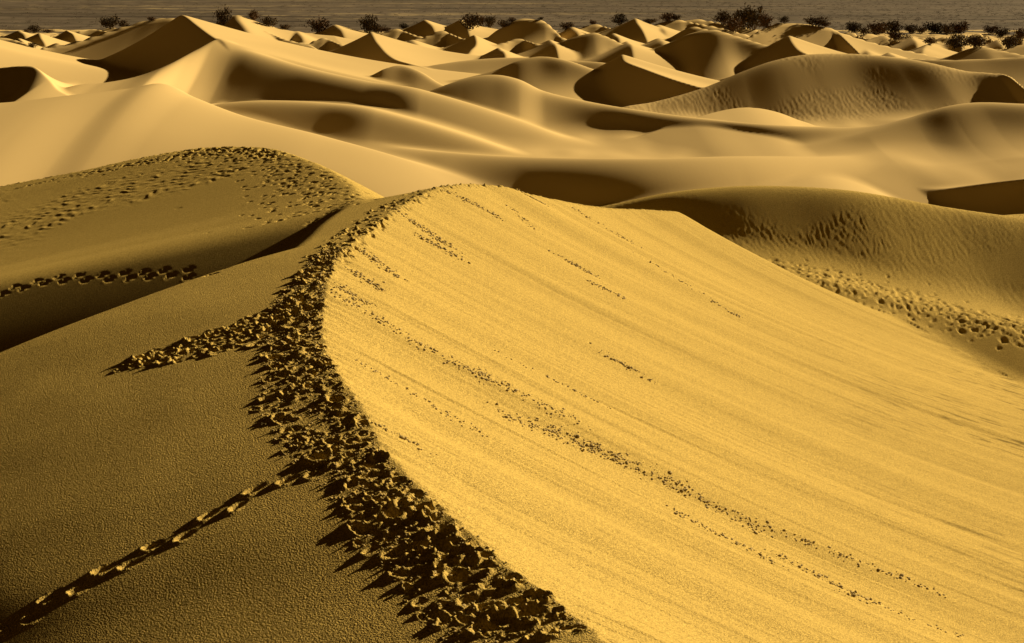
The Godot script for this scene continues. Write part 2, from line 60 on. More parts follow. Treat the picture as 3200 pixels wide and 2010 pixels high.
	["small", 0.0000, 1.0000, [[672.13,21.14,8.06,0.5339,0.3332],[688.63,23.33,13.91,0.5339,0.3332],[702.13,25.13,17.06,0.5339,0.3332],[722.13,27.78,18.57,0.5339,0.3332],[744.13,29.96,19.22,0.5339,0.3332],[750.13,30.58,19.20,0.5339,0.3332],[768.13,32.43,14.30,0.5339,0.3332],[790.13,34.69,5.20,0.5339,0.3332]], 9, 8, 0, 0, 0.620248, 0.8, []],
	["small", 0.0000, 1.0000, [[382.52,0.36,11.08,0.5205,0.4085],[399.02,1.43,16.93,0.5205,0.4085],[412.52,2.30,20.08,0.5205,0.4085],[432.52,3.59,19.98,0.5205,0.4085],[454.52,4.60,19.41,0.5205,0.4085],[460.52,4.90,19.19,0.5205,0.4085],[478.52,5.78,14.29,0.5205,0.4085],[500.52,6.85,5.19,0.5205,0.4085]], 9, 8, 0, 0, 0.390881, 0.8, []],
	["small", 1.0000, 0.0000, [[-33.81,478.82,11.30,0.3,0.4718],[-17.31,492.02,16.18,0.3,0.4718],[-3.81,502.82,18.80,0.3,0.4718],[-0.32,507.42,19.70,0.3,0.4718],[2.57,509.26,20.23,0.3,0.4718],[4.81,507.37,19.79,0.3,0.4718],[8.81,497.77,19.07,0.3,0.4718],[22.31,486.97,16.44,0.3,0.4718],[38.81,473.77,11.57,0.3,0.4718]], 8, 10.4, 0, 0, 1.07698, 0.8, []],
	["small", 0.0000, 1.0000, [[428.12,-16.93,10.91,0.452,0.3551],[444.62,-16.42,16.76,0.452,0.3551],[458.12,-16.00,19.91,0.452,0.3551],[478.12,-15.38,20.20,0.452,0.3551],[500.12,-15.17,19.93,0.452,0.3551],[506.12,-15.09,19.76,0.452,0.3551],[524.12,-14.87,14.86,0.452,0.3551],[546.12,-14.59,5.76,0.452,0.3551]], 9, 8, 0, 0, 0.33853, 0.8, []],
	["small", 0.0000, 1.0000, [[583.58,-33.26,8.45,0.5919,0.3882],[600.08,-32.68,14.30,0.5919,0.3882],[613.58,-32.21,17.45,0.5919,0.3882],[633.58,-31.51,18.37,0.5919,0.3882],[655.58,-31.39,18.59,0.5919,0.3882],[661.58,-31.35,18.51,0.5919,0.3882],[679.58,-31.20,13.61,0.5919,0.3882],[701.58,-31.02,4.51,0.5919,0.3882]], 9, 8, 0, 0, 1.16388, 0.8, []],
	["small", 1.0000, 0.0000, [[4.18,658.90,9.37,0.3,0.4959],[20.68,669.29,14.24,0.3,0.4959],[34.18,677.79,16.87,0.3,0.4959],[40.00,681.46,18.45,0.3,0.4959],[44.70,682.58,19.35,0.3,0.4959],[48.15,680.20,18.64,0.3,0.4959],[54.04,669.84,17.20,0.3,0.4959],[67.54,659.04,14.57,0.3,0.4959],[84.04,645.84,9.70,0.3,0.4959]], 8, 10.4, 0, 0, 1.25276, 0.8, []],
	["small", 0.0000, 1.0000, [[492.99,-43.62,10.51,0.5317,0.3982],[509.49,-43.97,16.36,0.5317,0.3982],[522.99,-44.26,19.51,0.5317,0.3982],[542.99,-44.69,19.75,0.5317,0.3982],[564.99,-45.63,19.47,0.5317,0.3982],[570.99,-45.82,19.33,0.5317,0.3982],[588.99,-46.40,14.43,0.5317,0.3982],[610.99,-47.11,5.33,0.5317,0.3982]], 9, 8, 0, 0, 0.564069, 0.8, []],
	["small", 0.0000, 1.0000, [[583.78,-73.07,9.50,0.4446,0.3458],[600.28,-73.58,15.35,0.4446,0.3458],[613.78,-74.01,18.50,0.4446,0.3458],[633.78,-74.63,19.46,0.4446,0.3458],[655.78,-75.99,19.71,0.4446,0.3458],[661.78,-76.35,19.64,0.4446,0.3458],[679.78,-77.42,14.74,0.4446,0.3458],[701.78,-78.73,5.64,0.4446,0.3458]], 9, 8, 0, 0, 1.16563, 0.8, []],
	["small", 1.0000, 0.0000, [[53.36,743.21,9.05,0.3,0.3854],[69.86,748.14,13.92,0.3,0.3854],[83.36,752.17,16.55,0.3,0.3854],[91.95,754.73,18.13,0.3,0.3854],[98.79,754.99,19.03,0.3,0.3854],[103.73,752.02,18.36,0.3,0.3854],[111.94,740.73,16.98,0.3,0.3854],[125.44,729.93,14.35,0.3,0.3854],[141.94,716.73,9.48,0.3,0.3854]], 8, 10.4, 0, 0, 0.586524, 0.8, []],
	["small", 0.0000, 1.0000, [[464.85,-57.65,10.05,0.4723,0.3117],[481.35,-58.64,15.90,0.4723,0.3117],[494.85,-59.44,19.05,0.4723,0.3117],[514.85,-60.64,19.16,0.4723,0.3117],[536.85,-62.39,18.75,0.4723,0.3117],[542.85,-62.81,18.59,0.4723,0.3117],[560.85,-64.07,13.69,0.4723,0.3117],[582.85,-65.60,4.59,0.4723,0.3117]], 9, 8, 0, 0, 1.18357, 0.8, []],
	["small", 0.0000, 1.0000, [[403.86,-39.92,12.17,0.4307,0.3066],[420.36,-40.61,18.02,0.4307,0.3066],[433.86,-41.17,21.17,0.4307,0.3066],[453.86,-42.01,21.10,0.4307,0.3066],[475.86,-43.31,20.56,0.4307,0.3066],[481.86,-43.61,20.37,0.4307,0.3066],[499.86,-44.51,15.47,0.4307,0.3066],[521.86,-45.61,6.37,0.4307,0.3066]], 9, 8, 0, 0, 0.451803, 0.8, []],
	["small", 1.0000, 0.0000, [[69.89,804.01,7.27,0.3,0.3849],[86.39,807.04,12.15,0.3,0.3849],[99.89,809.52,14.77,0.3,0.3849],[110.17,811.41,16.51,0.3,0.3849],[118.36,811.13,17.49,0.3,0.3849],[124.31,807.75,16.78,0.3,0.3849],[134.27,795.77,15.29,0.3,0.3849],[147.77,784.97,12.66,0.3,0.3849],[164.27,771.77,7.79,0.3,0.3849]], 8, 10.4, 0, 0, 0.939734, 0.8, []],
	["small", 0.0000, 1.0000, [[428.47,-123.52,8.30,0.442,0.3635],[444.97,-127.04,14.15,0.442,0.3635],[458.47,-129.91,17.30,0.442,0.3635],[478.47,-134.17,17.33,0.442,0.3635],[500.47,-139.37,16.82,0.442,0.3635],[506.47,-140.78,16.61,0.442,0.3635],[524.47,-144.99,11.71,0.442,0.3635],[546.47,-150.14,2.61,0.442,0.3635]], 9, 8, 0, 0, 0.996413, 0.8, []],
	["small", 0.0000, 1.0000, [[383.55,-118.47,9.70,0.506,0.329],[400.05,-122.43,15.55,0.506,0.329],[413.55,-125.68,18.70,0.506,0.329],[433.55,-130.49,18.41,0.506,0.329],[455.55,-136.23,17.66,0.506,0.329],[461.55,-137.78,17.41,0.506,0.329],[479.55,-142.43,12.51,0.506,0.329],[501.55,-148.12,3.41,0.506,0.329]], 9, 8, 0, 0, 0.66956, 0.8, []],
	["small", 1.0000, 0.0000, [[143.76,597.41,6.45,0.3,0.4098],[160.26,609.51,11.33,0.3,0.4098],[173.76,619.41,13.95,0.3,0.4098],[179.06,623.29,15.36,0.3,0.4098],[182.95,624.74,16.15,0.3,0.4098],[185.21,622.83,15.50,0.3,0.4098],[187.71,613.83,14.23,0.3,0.4098],[201.21,603.03,11.61,0.3,0.4098],[217.71,589.83,6.73,0.3,0.4098]], 8, 10.4, 0, 0, 1.37823, 0.8, []],
	["small", 0.0000, 1.0000, [[547.92,-177.55,5.78,0.4257,0.3305],[564.42,-181.58,11.63,0.4257,0.3305],[577.92,-184.87,14.78,0.4257,0.3305],[597.92,-189.76,15.46,0.4257,0.3305],[619.92,-195.71,15.46,0.4257,0.3305],[625.92,-197.27,15.32,0.4257,0.3305],[643.92,-201.96,10.42,0.4257,0.3305],[665.92,-207.70,1.32,0.4257,0.3305]], 9, 8, 0, 0, 0.51815, 0.8, []],
	["small", 0.0000, 1.0000, [[545.14,-196.10,4.90,0.5765,0.317],[561.64,-200.69,10.75,0.5765,0.317],[575.14,-204.45,13.90,0.5765,0.317],[595.14,-210.02,14.73,0.5765,0.317],[617.14,-216.72,14.83,0.5765,0.317],[623.14,-218.50,14.69,0.5765,0.317],[641.14,-223.83,9.79,0.5765,0.317],[663.14,-230.35,0.69,0.5765,0.317]], 9, 8, 0, 0, 0.346146, 0.8, []],
	["small", 1.0000, 0.0000, [[232.29,719.09,1.14,0.3,0.4989],[248.79,728.50,6.02,0.3,0.4989],[262.29,736.21,8.64,0.3,0.4989],[268.48,739.73,10.60,0.3,0.4989],[273.00,740.92,11.70,0.3,0.4989],[275.61,738.88,10.81,0.3,0.4989],[278.43,729.75,8.96,0.3,0.4989],[291.93,718.95,6.34,0.3,0.4989],[308.43,705.75,1.46,0.3,0.4989]], 8, 10.4, 0, 0, 0.843258, 0.8, []],
	["small", 0.0000, 1.0000, [[550.43,-216.20,3.89,0.5624,0.3894],[566.93,-221.32,9.74,0.5624,0.3894],[580.43,-225.50,12.89,0.5624,0.3894],[600.43,-231.69,13.72,0.5624,0.3894],[622.43,-239.11,13.80,0.5624,0.3894],[628.43,-241.08,13.66,0.5624,0.3894],[646.43,-246.99,8.76,0.5624,0.3894],[668.43,-254.22,-0.34,0.5624,0.3894]], 9, 8, 0, 0, 0.744859, 0.8, []],
	["small", 0.0000, 1.0000, [[618.90,-251.99,4.02,0.5773,0.408],[635.40,-257.23,9.87,0.5773,0.408],[648.90,-261.52,13.02,0.5773,0.408],[668.90,-267.86,13.75,0.5773,0.408],[690.90,-275.51,13.77,0.5773,0.408],[696.90,-277.53,13.67,0.5773,0.408],[714.90,-283.60,8.77,0.5773,0.408],[736.90,-291.01,-0.33,0.5773,0.408]], 9, 8, 0, 0, 1.13212, 0.8, []],
	["small", 1.0000, 0.0000, [[147.75,666.02,4.62,0.3,0.4759],[164.25,679.22,9.49,0.3,0.4759],[177.75,690.02,12.12,0.3,0.4759],[182.53,694.10,13.70,0.3,0.4759],[186.04,695.70,14.58,0.3,0.4759],[188.07,693.89,13.84,0.3,0.4759],[190.30,685.00,12.35,0.3,0.4759],[203.80,674.20,9.73,0.3,0.4759],[220.30,661.00,4.85,0.3,0.4759]], 8, 10.4, 0, 0, 1.10674, 0.8, []],
	["small", 0.0000, 1.0000, [[526.96,201.86,6.79,0.5379,0.3823],[543.46,209.09,12.64,0.5379,0.3823],[556.96,215.01,15.79,0.5379,0.3823],[576.96,223.77,16.04,0.5379,0.3823],[598.96,233.04,15.72,0.5379,0.3823],[604.96,235.66,15.57,0.5379,0.3823],[622.96,243.53,10.67,0.5379,0.3823],[644.96,253.15,1.57,0.5379,0.3823]], 9, 8, 0, 0, 0.541469, 0.8, []],
	["small", 0.0000, 1.0000, [[469.19,165.28,7.97,0.4334,0.4165],[485.69,172.03,13.82,0.4334,0.4165],[499.19,177.55,16.97,0.4334,0.4165],[519.19,185.73,17.01,0.4334,0.4165],[541.19,194.35,16.54,0.4334,0.4165],[547.19,196.77,16.36,0.4334,0.4165],[565.19,204.03,11.46,0.4334,0.4165],[587.19,212.89,2.36,0.4334,0.4165]], 9, 8, 0, 0, 1.1656, 0.8, []],
	["small", 1.0000, 0.0000, [[-294.88,743.62,3.62,0.3,0.4879],[-278.38,756.07,8.50,0.3,0.4879],[-264.88,766.26,11.12,0.3,0.4879],[-259.68,770.18,12.43,0.3,0.4879],[-254.70,771.19,13.18,0.3,0.4879],[-249.70,768.19,12.62,0.3,0.4879],[-238.33,755.64,11.59,0.3,0.4879],[-224.83,744.84,8.97,0.3,0.4879],[-208.33,731.64,4.09,0.3,0.4879]], 8, 10.4, 0, 0, 0.540396, 0.8, []],
	["small", 0.0000, 1.0000, [[717.37,273.77,1.82,0.4309,0.3201],[733.87,281.43,7.67,0.4309,0.3201],[747.37,287.70,10.82,0.4309,0.3201],[767.37,296.98,11.38,0.4309,0.3201],[789.37,306.60,11.27,0.4309,0.3201],[795.37,309.31,11.20,0.4309,0.3201],[813.37,317.44,6.30,0.4309,0.3201],[835.37,327.38,-2.80,0.4309,0.3201]], 9, 8, 0, 0, 0.871671, 0.8, []],
	["small", 0.0000, 1.0000, [[638.91,218.64,5.41,0.5869,0.3262],[655.41,225.80,11.26,0.5869,0.3262],[668.91,231.66,14.41,0.5869,0.3262],[688.91,240.34,14.81,0.5869,0.3262],[710.91,249.23,14.62,0.5869,0.3262],[716.91,251.68,14.54,0.5869,0.3262],[734.91,259.02,9.64,0.5869,0.3262],[756.91,268.00,0.54,0.5869,0.3262]], 9, 8, 0, 0, 0.302946, 0.8, []],
	["small", 1.0000, 0.0000, [[-300.65,799.87,2.69,0.3,0.4852],[-284.15,810.50,7.57,0.3,0.4852],[-270.65,819.21,10.19,0.3,0.4852],[-264.91,822.91,11.35,0.3,0.4852],[-259.51,823.75,12.02,0.3,0.4852],[-254.24,820.64,11.54,0.3,0.4852],[-242.47,807.94,10.67,0.3,0.4852],[-228.97,797.14,8.05,0.3,0.4852],[-212.47,783.94,3.17,0.3,0.4852]], 8, 10.4, 0, 0, 0.527479, 0.8, []],
	["small", 0.0000, 1.0000, [[710.13,170.32,5.93,0.578,0.3661],[726.63,175.66,11.78,0.578,0.3661],[740.13,180.03,14.93,0.578,0.3661],[760.13,186.51,15.82,0.578,0.3661],[782.13,193.02,15.99,0.578,0.3661],[788.13,194.88,15.96,0.578,0.3661],[806.13,200.47,11.06,0.578,0.3661],[828.13,207.31,1.96,0.578,0.3661]], 9, 8, 0, 0, 1.09084, 0.8, []],
	["small", 0.0000, 1.0000, [[721.68,185.01,6.24,0.4795,0.407],[738.18,190.35,12.09,0.4795,0.407],[751.68,194.72,15.24,0.4795,0.407],[771.68,201.20,15.92,0.4795,0.407],[793.68,207.83,15.95,0.4795,0.407],[799.68,209.79,15.93,0.4795,0.407],[817.68,215.67,11.03,0.4795,0.407],[839.68,222.85,1.93,0.4795,0.407]], 9, 8, 0, 0, 0.996216, 0.8, []],
	["small", 1.0000, 0.0000, [[-223.57,441.68,9.32,0.3,0.3832],[-207.07,454.88,14.19,0.3,0.3832],[-193.57,465.68,16.82,0.3,0.3832],[-191.65,470.91,17.87,0.3,0.3832],[-189.15,472.91,18.49,0.3,0.3832],[-185.78,470.56,17.99,0.3,0.3832],[-176.83,458.98,17.22,0.3,0.3832],[-163.33,448.18,14.60,0.3,0.3832],[-146.83,434.98,9.72,0.3,0.3832]], 8, 10.4, 0, 0, 0.437601, 0.8, []],
]
const dune_labels := {
	"foreground": "large foreground dune with a churned crest and a smooth sunlit slip face",
	"tracked": "rounded olive dune on the left with footprints along its crest",
	"trodden": "low sand path trodden by many footprints behind the slip face",
	"rippled": "broad dune with wind ripples behind the foreground slip face",
	"rippled_flank": "dark rippled flank at the right edge of the picture",
	"flank": "small shaded dune at the right edge above the rippled dune",
	"pale_apron": "wide pale sunlit slope behind the rounded dune on the left",
	"saddle": "long smooth saddle of sand crossing the middle distance",
	"right_shoulder": "shaded shoulder of sand rising to the right edge",
	"central": "broad smooth dune with a soft peak in the middle distance",
	"swale": "low shaded dune below the great dune on the left",
	"mound": "small bright mound of sand right of the central dune",
	"finger": "small dune with a bright curved crest at the left edge",
	"great_front": "rounded shaded front lobe of the tall pointed dune",
	"great": "tall pointed dune on the left with a bright right flank",
	"left_ridge": "long shaded ridge behind the tall pointed dune",
	"left_edge": "sunlit slope coming in from the left edge",
	"dip": "small shaded dune right of the great dune",
	"peak": "sharp peaked dune with a dark left face and bright right edge",
	"long": "long rippled dune on the right below the sharp peaks",
	"behind_long": "low strip of sand behind the long rippled dune",
	"pointed": "small pointed dune rising behind the long rippled dune",
	"table": "flat-topped shaded dune with a bright right side",
	"hood": "dark hooded dune left of the flat-topped dune",
	"small_hood": "small hooded dune behind the dark hooded dune",
	"crook": "dune with a crooked crest and a bright hollow on its right",
	"brow": "shaded dune with a small bright brow left of the crooked crest",
	"trapezoid": "dark trapezoid-shaped dune far back in the middle",
	"rim": "small dune with a bright rounded rim far back",
	"brim": "wide low cone of sand in the far middle",
	"low": "low swell of sand in the far middle",
	"dome": "smooth low dome behind the central dune",
	"spike": "small spiky far dune with a bright right side",
	"shine": "small bright dune in front of the shrubs on the right",
	"right_mound": "rounded mound near the right edge below the shrubs",
	"right_low": "low shaded mound at the far right edge",
	"left_cone": "small cone-shaped dune far back on the left",
	"left_small": "tiny far dune near the left shrubs",
	"left_fold": "folded far dune at the left edge",
	"knoll": "pale steep knoll with shrubs behind the tall pointed dune",
	"flat": "low rolling sand between the larger dunes",
}
const shrub_labels := [
	"bushy shrub on the plain edge, second from the left",
	"smallest shrub at the far left sand edge",
	"flat spreading shrub right of the leftmost bushy one",
	"large shrub on the ridge left of the tall pointed dune",
	"smaller shrub just right of the large ridge shrub",
	"low shrub close left of the tall pointed dune's peak",
	"lone small shrub on the sunlit slope at the left edge",
	"shrub leaning on the left side of the pale knoll",
	"shrub on the right shoulder of the pale knoll",
	"wide shrub in the hollow right of the pale knoll",
	"low shrub right of the wide hollow shrub",
	"big shrub on the left side of a pale hill, left of the crooked crest",
	"tall dark shrub right behind the crooked crest",
	"round shrub just behind the tall dark one at the crooked crest",
	"small low shrub at the foot of the tall dark one",
	"small shrub alone on top of a pale far hill",
	"large dark shrub on the slope left of the trapezoid dune",
	"narrow shrub atop the slope left of the trapezoid dune",
	"upright shrub on the slope nearest the trapezoid dune's left",
	"low wide shrub touching the trapezoid dune's left end",
	"tiny shrub on top of the trapezoid dune",
	"tiniest shrub right of the trapezoid dune's top",
	"wide dark shrub on the sand edge right of the trapezoid dune",
	"small shrub midway between trapezoid dune and spiky dune",
	"rounded shrub left of the small spiky far dune",
	"low flat shrub right behind the spiky far dune",
	"dark round shrub right of the low flat one",
	"small shrub clinging to the dark round one's right side",
	"shrub at the left end of the biggest shrub cluster",
	"low dark shrub at the foot of the biggest shrub cluster",
	"largest and tallest shrub of the biggest cluster",
	"second tallest shrub, left half of the biggest cluster",
	"shrub at the right end of the biggest cluster",
	"small shrub behind the left top of the flat-topped dune",
	"wide shrub behind the right top of the flat-topped dune",
	"small shrub above the flat-topped dune's bright edge",
	"leftmost shrub of the right-hand thicket",
	"small low shrub in front of the thicket's left end",
	"dark shrub in front, left part of the right-hand thicket",
	"shrub at the back, left part of the right-hand thicket",
	"tall bushy shrub, back row left of the thicket's middle",
	"low shrub nearest the sand below the thicket's left part",
	"back-row shrub at the middle of the right-hand thicket",
	"small back-row shrub just right of the thicket's middle",
	"small front shrub below the thicket's middle",
	"widest back-row shrub of the right-hand thicket",
	"shrub in the middle row right of the widest one",
	"wide back-row shrub, right part of the thicket",
	"big golden-brown front shrub, right part of the thicket",
	"front shrub right of the big golden-brown one",
	"back-row shrub third from the right edge",
	"back-row shrub second from the right edge",
	"front shrub close to the right edge",
	"shrub cut by the right edge of the picture",
]
const clod_lines := [[-7.5682, 50.627, -3.9919, 49.289, 60, 0.5], [-3.9919, 49.289, -0.53433, 49.012, 70, 0.35], [-1.6135, 49.517, 2.7023, 49.172, 70, 0.6], [-0.51059, 46.628, 5.0298, 47.742, 110, 0.5], [1.3082, 47.643, 7.3266, 47.759, 120, 0.6], [-5.4741, 43.856, -1.1714, 42.505, 50, 0.3], [-0.5841, 54.012, 4.4053, 53.64, 30, 0.2], [5.1003, 62.837, 6.8134, 62.727, 24, 0.2], [4.4608, 63.554, 7.7676, 62.002, 18, 0.3], [6.63, 47.612, 10.574, 46.887, 70, 0.5], [6.2457, 44.582, 10.479, 43.334, 60, 0.5], [10.021, 47.541, 18.49, 47.698, 80, 0.35], [10.441, 44.963, 14.445, 43.708, 60, 0.4], [12.399, 43.346, 17.842, 43.969, 30, 0.4], [3.2652, 82.222, 5.6392, 81.574, 50, 0.4], [5.0138, 78.457, 7.5419, 78.339, 30, 0.4], [10.259, 96.81, 17.583, 90.854, 40, 0.3], [0, 91.427, 1.8187, 86.3, 24, 0.3], [5.5076, 105.06, 10.908, 103.23, 30, 0.5], [-6.547, 71.313, -3.3248, 69.919, 90, 0.6], [-5.4119, 68.481, -2.8945, 68.333, 60, 0.5], [-7.407, 59.612, -5.5572, 58.058, 70, 0.5], [-7.3706, 55.521, -5.8068, 54.402, 60, 0.5], [-7.5061, 52.166, -6.3003, 51.179, 50, 0.4], [-4.3993, 84.216, -0.88335, 84.072, 70, 0.6], [1.0306, 98.573, 2.5809, 98.535, 30, 0.5], [-4.2646, 36.678, -2.8476, 36.544, 24, 0.2], [27.469, 153.56, 30.274, 126.06, 10, 0.3]]
const trail := [[-6.3433, 34], [-7.1089, 33.48], [-7.7651, 32.98], [-8.2356, 32.56], [-8.9429, 32.02], [-9.6342, 31.5], [-10.254, 31.12], [-10.881, 30.8], [-11.416, 30.5], [-12.106, 30.16], [-12.66, 29.72], [-13.063, 29.38], [-13.457, 29.04], [-13.851, 28.72]]
const spur := [[-8.5747, 50.1], [-9.341, 48.32], [-10.435, 47.24], [-11.478, 46.72], [-12.56, 46.44], [-13.55, 46.32], [-14.543, 46.22], [-15.134, 46.06]]
const edge_left := [[-9.372, 59], [-9.5872, 53.74], [-9.9658, 49.58], [-9.7718, 45.18], [-8.8669, 41.74], [-8.6984, 39.14], [-7.7445, 36.92], [-6.7795, 34.88], [-5.4322, 32.96], [-4.583, 31.36], [-4.2362, 29.94], [-3.246, 28.48], [-2.6457, 27.12], [-2.0221, 25.94], [-1.2885, 24.62]]
const trail_far := [[-34.02, 79.61], [-32.81, 79.84], [-31.37, 80.08], [-29.3, 79.72], [-26.67, 78.89], [-24.42, 78.42], [-22.39, 77.95], [-20.58, 77.37], [-14.29, 58.37]]
const tracked_band := [[-62.687, 151.9], [-51.546, 146.7], [-41.176, 141.7], [-34.118, 137.2], [-27.209, 128.1], [-21.602, 115.6], [-17.781, 105.1], [-14.64, 95], [-12.456, 86.4], [-11.625, 81.9]]
const shrubs := [[-369.2, 980, 10.7, 6.4], [-302.6, 792, 4.4, 2.4], [-361.2, 988, 12.3, 2.9], [-259.5, 824, 15.4, 7.4], [-139.6, 456, 4, 3], [-129.2, 456, 3.5, 1.6], [-144.1, 380, 3.1, 1.6], [-140.6, 620, 8.7, 8.3], [-129.6, 636, 6.3, 4.9], [-121, 632, 9.8, 4.9], [-113.8, 636, 5.9, 2.8], [-117.7, 772, 14.4, 8.7], [-87.6, 772, 13.2, 10.6], [-81.6, 772, 8.6, 6], [-65.4, 656, 6.1, 2.7], [-66.4, 772, 6.2, 3.7], [-22.9, 700, 13.5, 8.3], [-18.8, 748, 7, 5.8], [-13.2, 748, 8.4, 7.1], [-4.7, 624, 7.8, 3.7], [0, 628, 4.7, 2.6], [14.1, 624, 2.7, 1.7], [28.2, 660, 10.3, 3.9], [43.1, 684, 4.7, 2.6], [54.4, 636, 8.3, 5.7], [68.8, 636, 8.3, 2.7], [92.2, 756, 9.9, 5.4], [97.4, 756, 7, 3.6], [133.2, 796, 12.9, 7.6], [126.7, 728, 14, 7.8], [147.2, 784, 17.5, 14], [142.5, 788, 12.2, 10.3], [99.2, 496, 6.5, 5.3], [107, 500, 4.7, 2.7], [119.6, 500, 9.3, 3.6], [123.7, 500, 4.7, 2.1], [268.6, 996, 14.2, 8.9], [228.9, 824, 9.2, 4.4], [271.6, 944, 15.2, 9], [283.4, 968, 15, 8.6], [299.3, 996, 14.2, 10.7], [186.9, 616, 9.6, 4], [302.6, 960, 13.7, 7.4], [308.6, 952, 8.9, 4.5], [182.2, 552, 5.8, 3.3], [332.9, 996, 18.6, 9.5], [329.6, 960, 12.5, 7.4], [351.7, 996, 18.6, 9.5], [202, 576, 11.1, 6.5], [160, 436, 8.1, 4.2], [369.5, 976, 15.8, 6.4], [355.5, 920, 12, 6], [188.4, 480, 7.8, 4.6], [260.4, 648, 8.5, 6.2]]

class Dune:
	var title := ""
	var ct := 1.0
	var st := 0.0
	var s0 := 0.0
	var s1 := 0.0
	var inv := 1.0
	var n := 0
	var cc := PackedFloat32Array()
	var hh := PackedFloat32Array()
	var mp := PackedFloat32Array()
	var mn := PackedFloat32Array()
	var ap := 10.0
	var an := 10.0
	var bp := 0.0
	var bn := 0.0
	var w := 0.3
	var k := 1.0
	var dmin := 0.0
	var dmax := 0.0
	var xmin := 0.0
	var xmax := 0.0
	var rip := []
	var rp := 1.0
	var rn := 1.0

var out_col := []
var out_nrm := []

class Land:
	var dunes: Array[Dune] = []
	var rows := PackedFloat32Array()
	var n_warp := FastNoiseLite.new()
	var n_lump := FastNoiseLite.new()
	var n_fine := FastNoiseLite.new()
	var n_mask := FastNoiseLite.new()
	var n_streak := FastNoiseLite.new()
	var n_base := FastNoiseLite.new()
	var stamp := PackedFloat32Array()      # x, d, cos, sin, half length, half width, depth, rim
	var cells := []
	const CX0 := -80.0
	const CD0 := 20.0
	const CS := 0.6
	const CNX := 240
	const CND := 260
	var out_pos := []
	var out_id := []
	const BASE := [[0.0, -10.0], [95.0, -10.0], [125.0, -6.0], [150.0, 5.0], [180.0, 8.0], [215.0, 13.0], [280.0, 13.0], [400.0, 11.0], [520.0, 9.0], [700.0, 5.0], [900.0, 1.5], [1000.0, 0.4], [1200.0, -0.5], [2000.0, -0.5]]

	func make_dune(e: Array) -> Dune:
		var d := Dune.new()
		d.title = e[0]
		d.ct = e[1]
		d.st = e[2]
		var t: Array = e[3]
		d.ap = e[4]
		d.an = e[5]
		d.bp = e[6]
		d.bn = e[7]
		d.w = e[8]
		d.k = e[9]
		d.rip = e[10]
		var m := t.size()
		d.s0 = t[0][0]
		d.s1 = t[m - 1][0]
		d.n = 400
		d.inv = float(d.n - 1) / (d.s1 - d.s0)
		var tang := []
		for j in range(m):
			var a: Array = t[maxi(j - 1, 0)]
			var b: Array = t[mini(j + 1, m - 1)]
			var sl := [0.0, 0.0, 0.0, 0.0]
			for c in range(4):
				sl[c] = (b[c + 1] - a[c + 1]) / (b[0] - a[0])
			tang.append(sl)
		d.rp = 1.6 * d.ap / maxf(t[m / 2][3], 0.12)
		d.rn = 1.6 * d.an / maxf(t[m / 2][4], 0.12)
		var j := 0
		d.dmin = 1e9
		d.dmax = -1e9
		d.xmin = 1e9
		d.xmax = -1e9
		for i in range(d.n):
			var s: float = d.s0 + (d.s1 - d.s0) * float(i) / float(d.n - 1)
			while j < m - 2 and s > float(t[j + 1][0]):
				j += 1
			var h: float = float(t[j + 1][0]) - float(t[j][0])
			var f: float = (s - float(t[j][0])) / h
			var f2 := f * f
			var f3 := f2 * f
			var v := [0.0, 0.0, 0.0, 0.0]
			for c in range(2):
				v[c] = (2 * f3 - 3 * f2 + 1) * t[j][c + 1] + (f3 - 2 * f2 + f) * h * tang[j][c] + (3 * f2 - 2 * f3) * t[j + 1][c + 1] + (f3 - f2) * h * tang[j + 1][c]
			for c in range(2, 4):
				v[c] = lerpf(t[j][c + 1], t[j + 1][c + 1], f)
			d.cc.append(v[0])
			d.hh.append(v[1])
			d.mp.append(v[2])
			d.mn.append(v[3])
			var reach_p: float = minf(2.5 * d.ap / maxf(v[2], 0.06), 140.0)
			var reach_n: float = minf(2.5 * d.an / maxf(v[3], 0.06), 140.0)
			for q in [reach_p, -reach_n]:
				var x: float = s * d.ct - (v[0] + q) * d.st
				var z: float = s * d.st + (v[0] + q) * d.ct
				d.dmin = minf(d.dmin, z)
				d.dmax = maxf(d.dmax, z)
				d.xmin = minf(d.xmin, x)
				d.xmax = maxf(d.xmax, x)
		return d

	func dune_height(d: Dune, x: float, z: float) -> float:
		var fi := (x * d.ct + z * d.st - d.s0) * d.inv
		if fi < 0.0 or fi >= d.n - 1.001:
			return -1e6
		var i := int(fi)
		var f := fi - i
		var q := z * d.ct - x * d.st - lerpf(d.cc[i], d.cc[i + 1], f)
		var p := sqrt(q * q + d.w * d.w) - d.w
		var a := d.ap
		if q > 0.0:
			p = p * lerpf(d.mp[i], d.mp[i + 1], f) + d.bp * p * p
		else:
			p = p * lerpf(d.mn[i], d.mn[i + 1], f) + d.bn * p * p
			a = d.an
		var r := p / a
		r = r * r
		var tail := absf(q) - (d.rp if q > 0.0 else d.rn)
		return lerpf(d.hh[i], d.hh[i + 1], f) - p / sqrt(1.0 + r) - (0.15 * tail if tail > 0.0 else 0.0)

	func base_height(x: float, z: float) -> float:
		var j := 0
		while j < BASE.size() - 2 and z > BASE[j + 1][0]:
			j += 1
		var f: float = smoothstep(BASE[j][0], BASE[j + 1][0], z)
		var y: float = lerpf(BASE[j][1], BASE[j + 1][1], f)
		var amp: float = clampf((z - 120.0) / 300.0, 0.05, 1.0) * clampf((1040.0 - z) / 140.0, 0.0, 1.0)
		if z > 800.0:
			y += 1.6 * smoothstep(800.0, 950.0, z) * n_base.get_noise_2d(x * 0.9 + 300.0, z * 0.9)
		return y + amp * 2.2 * n_base.get_noise_2d(x * 1.3, z * 0.7)

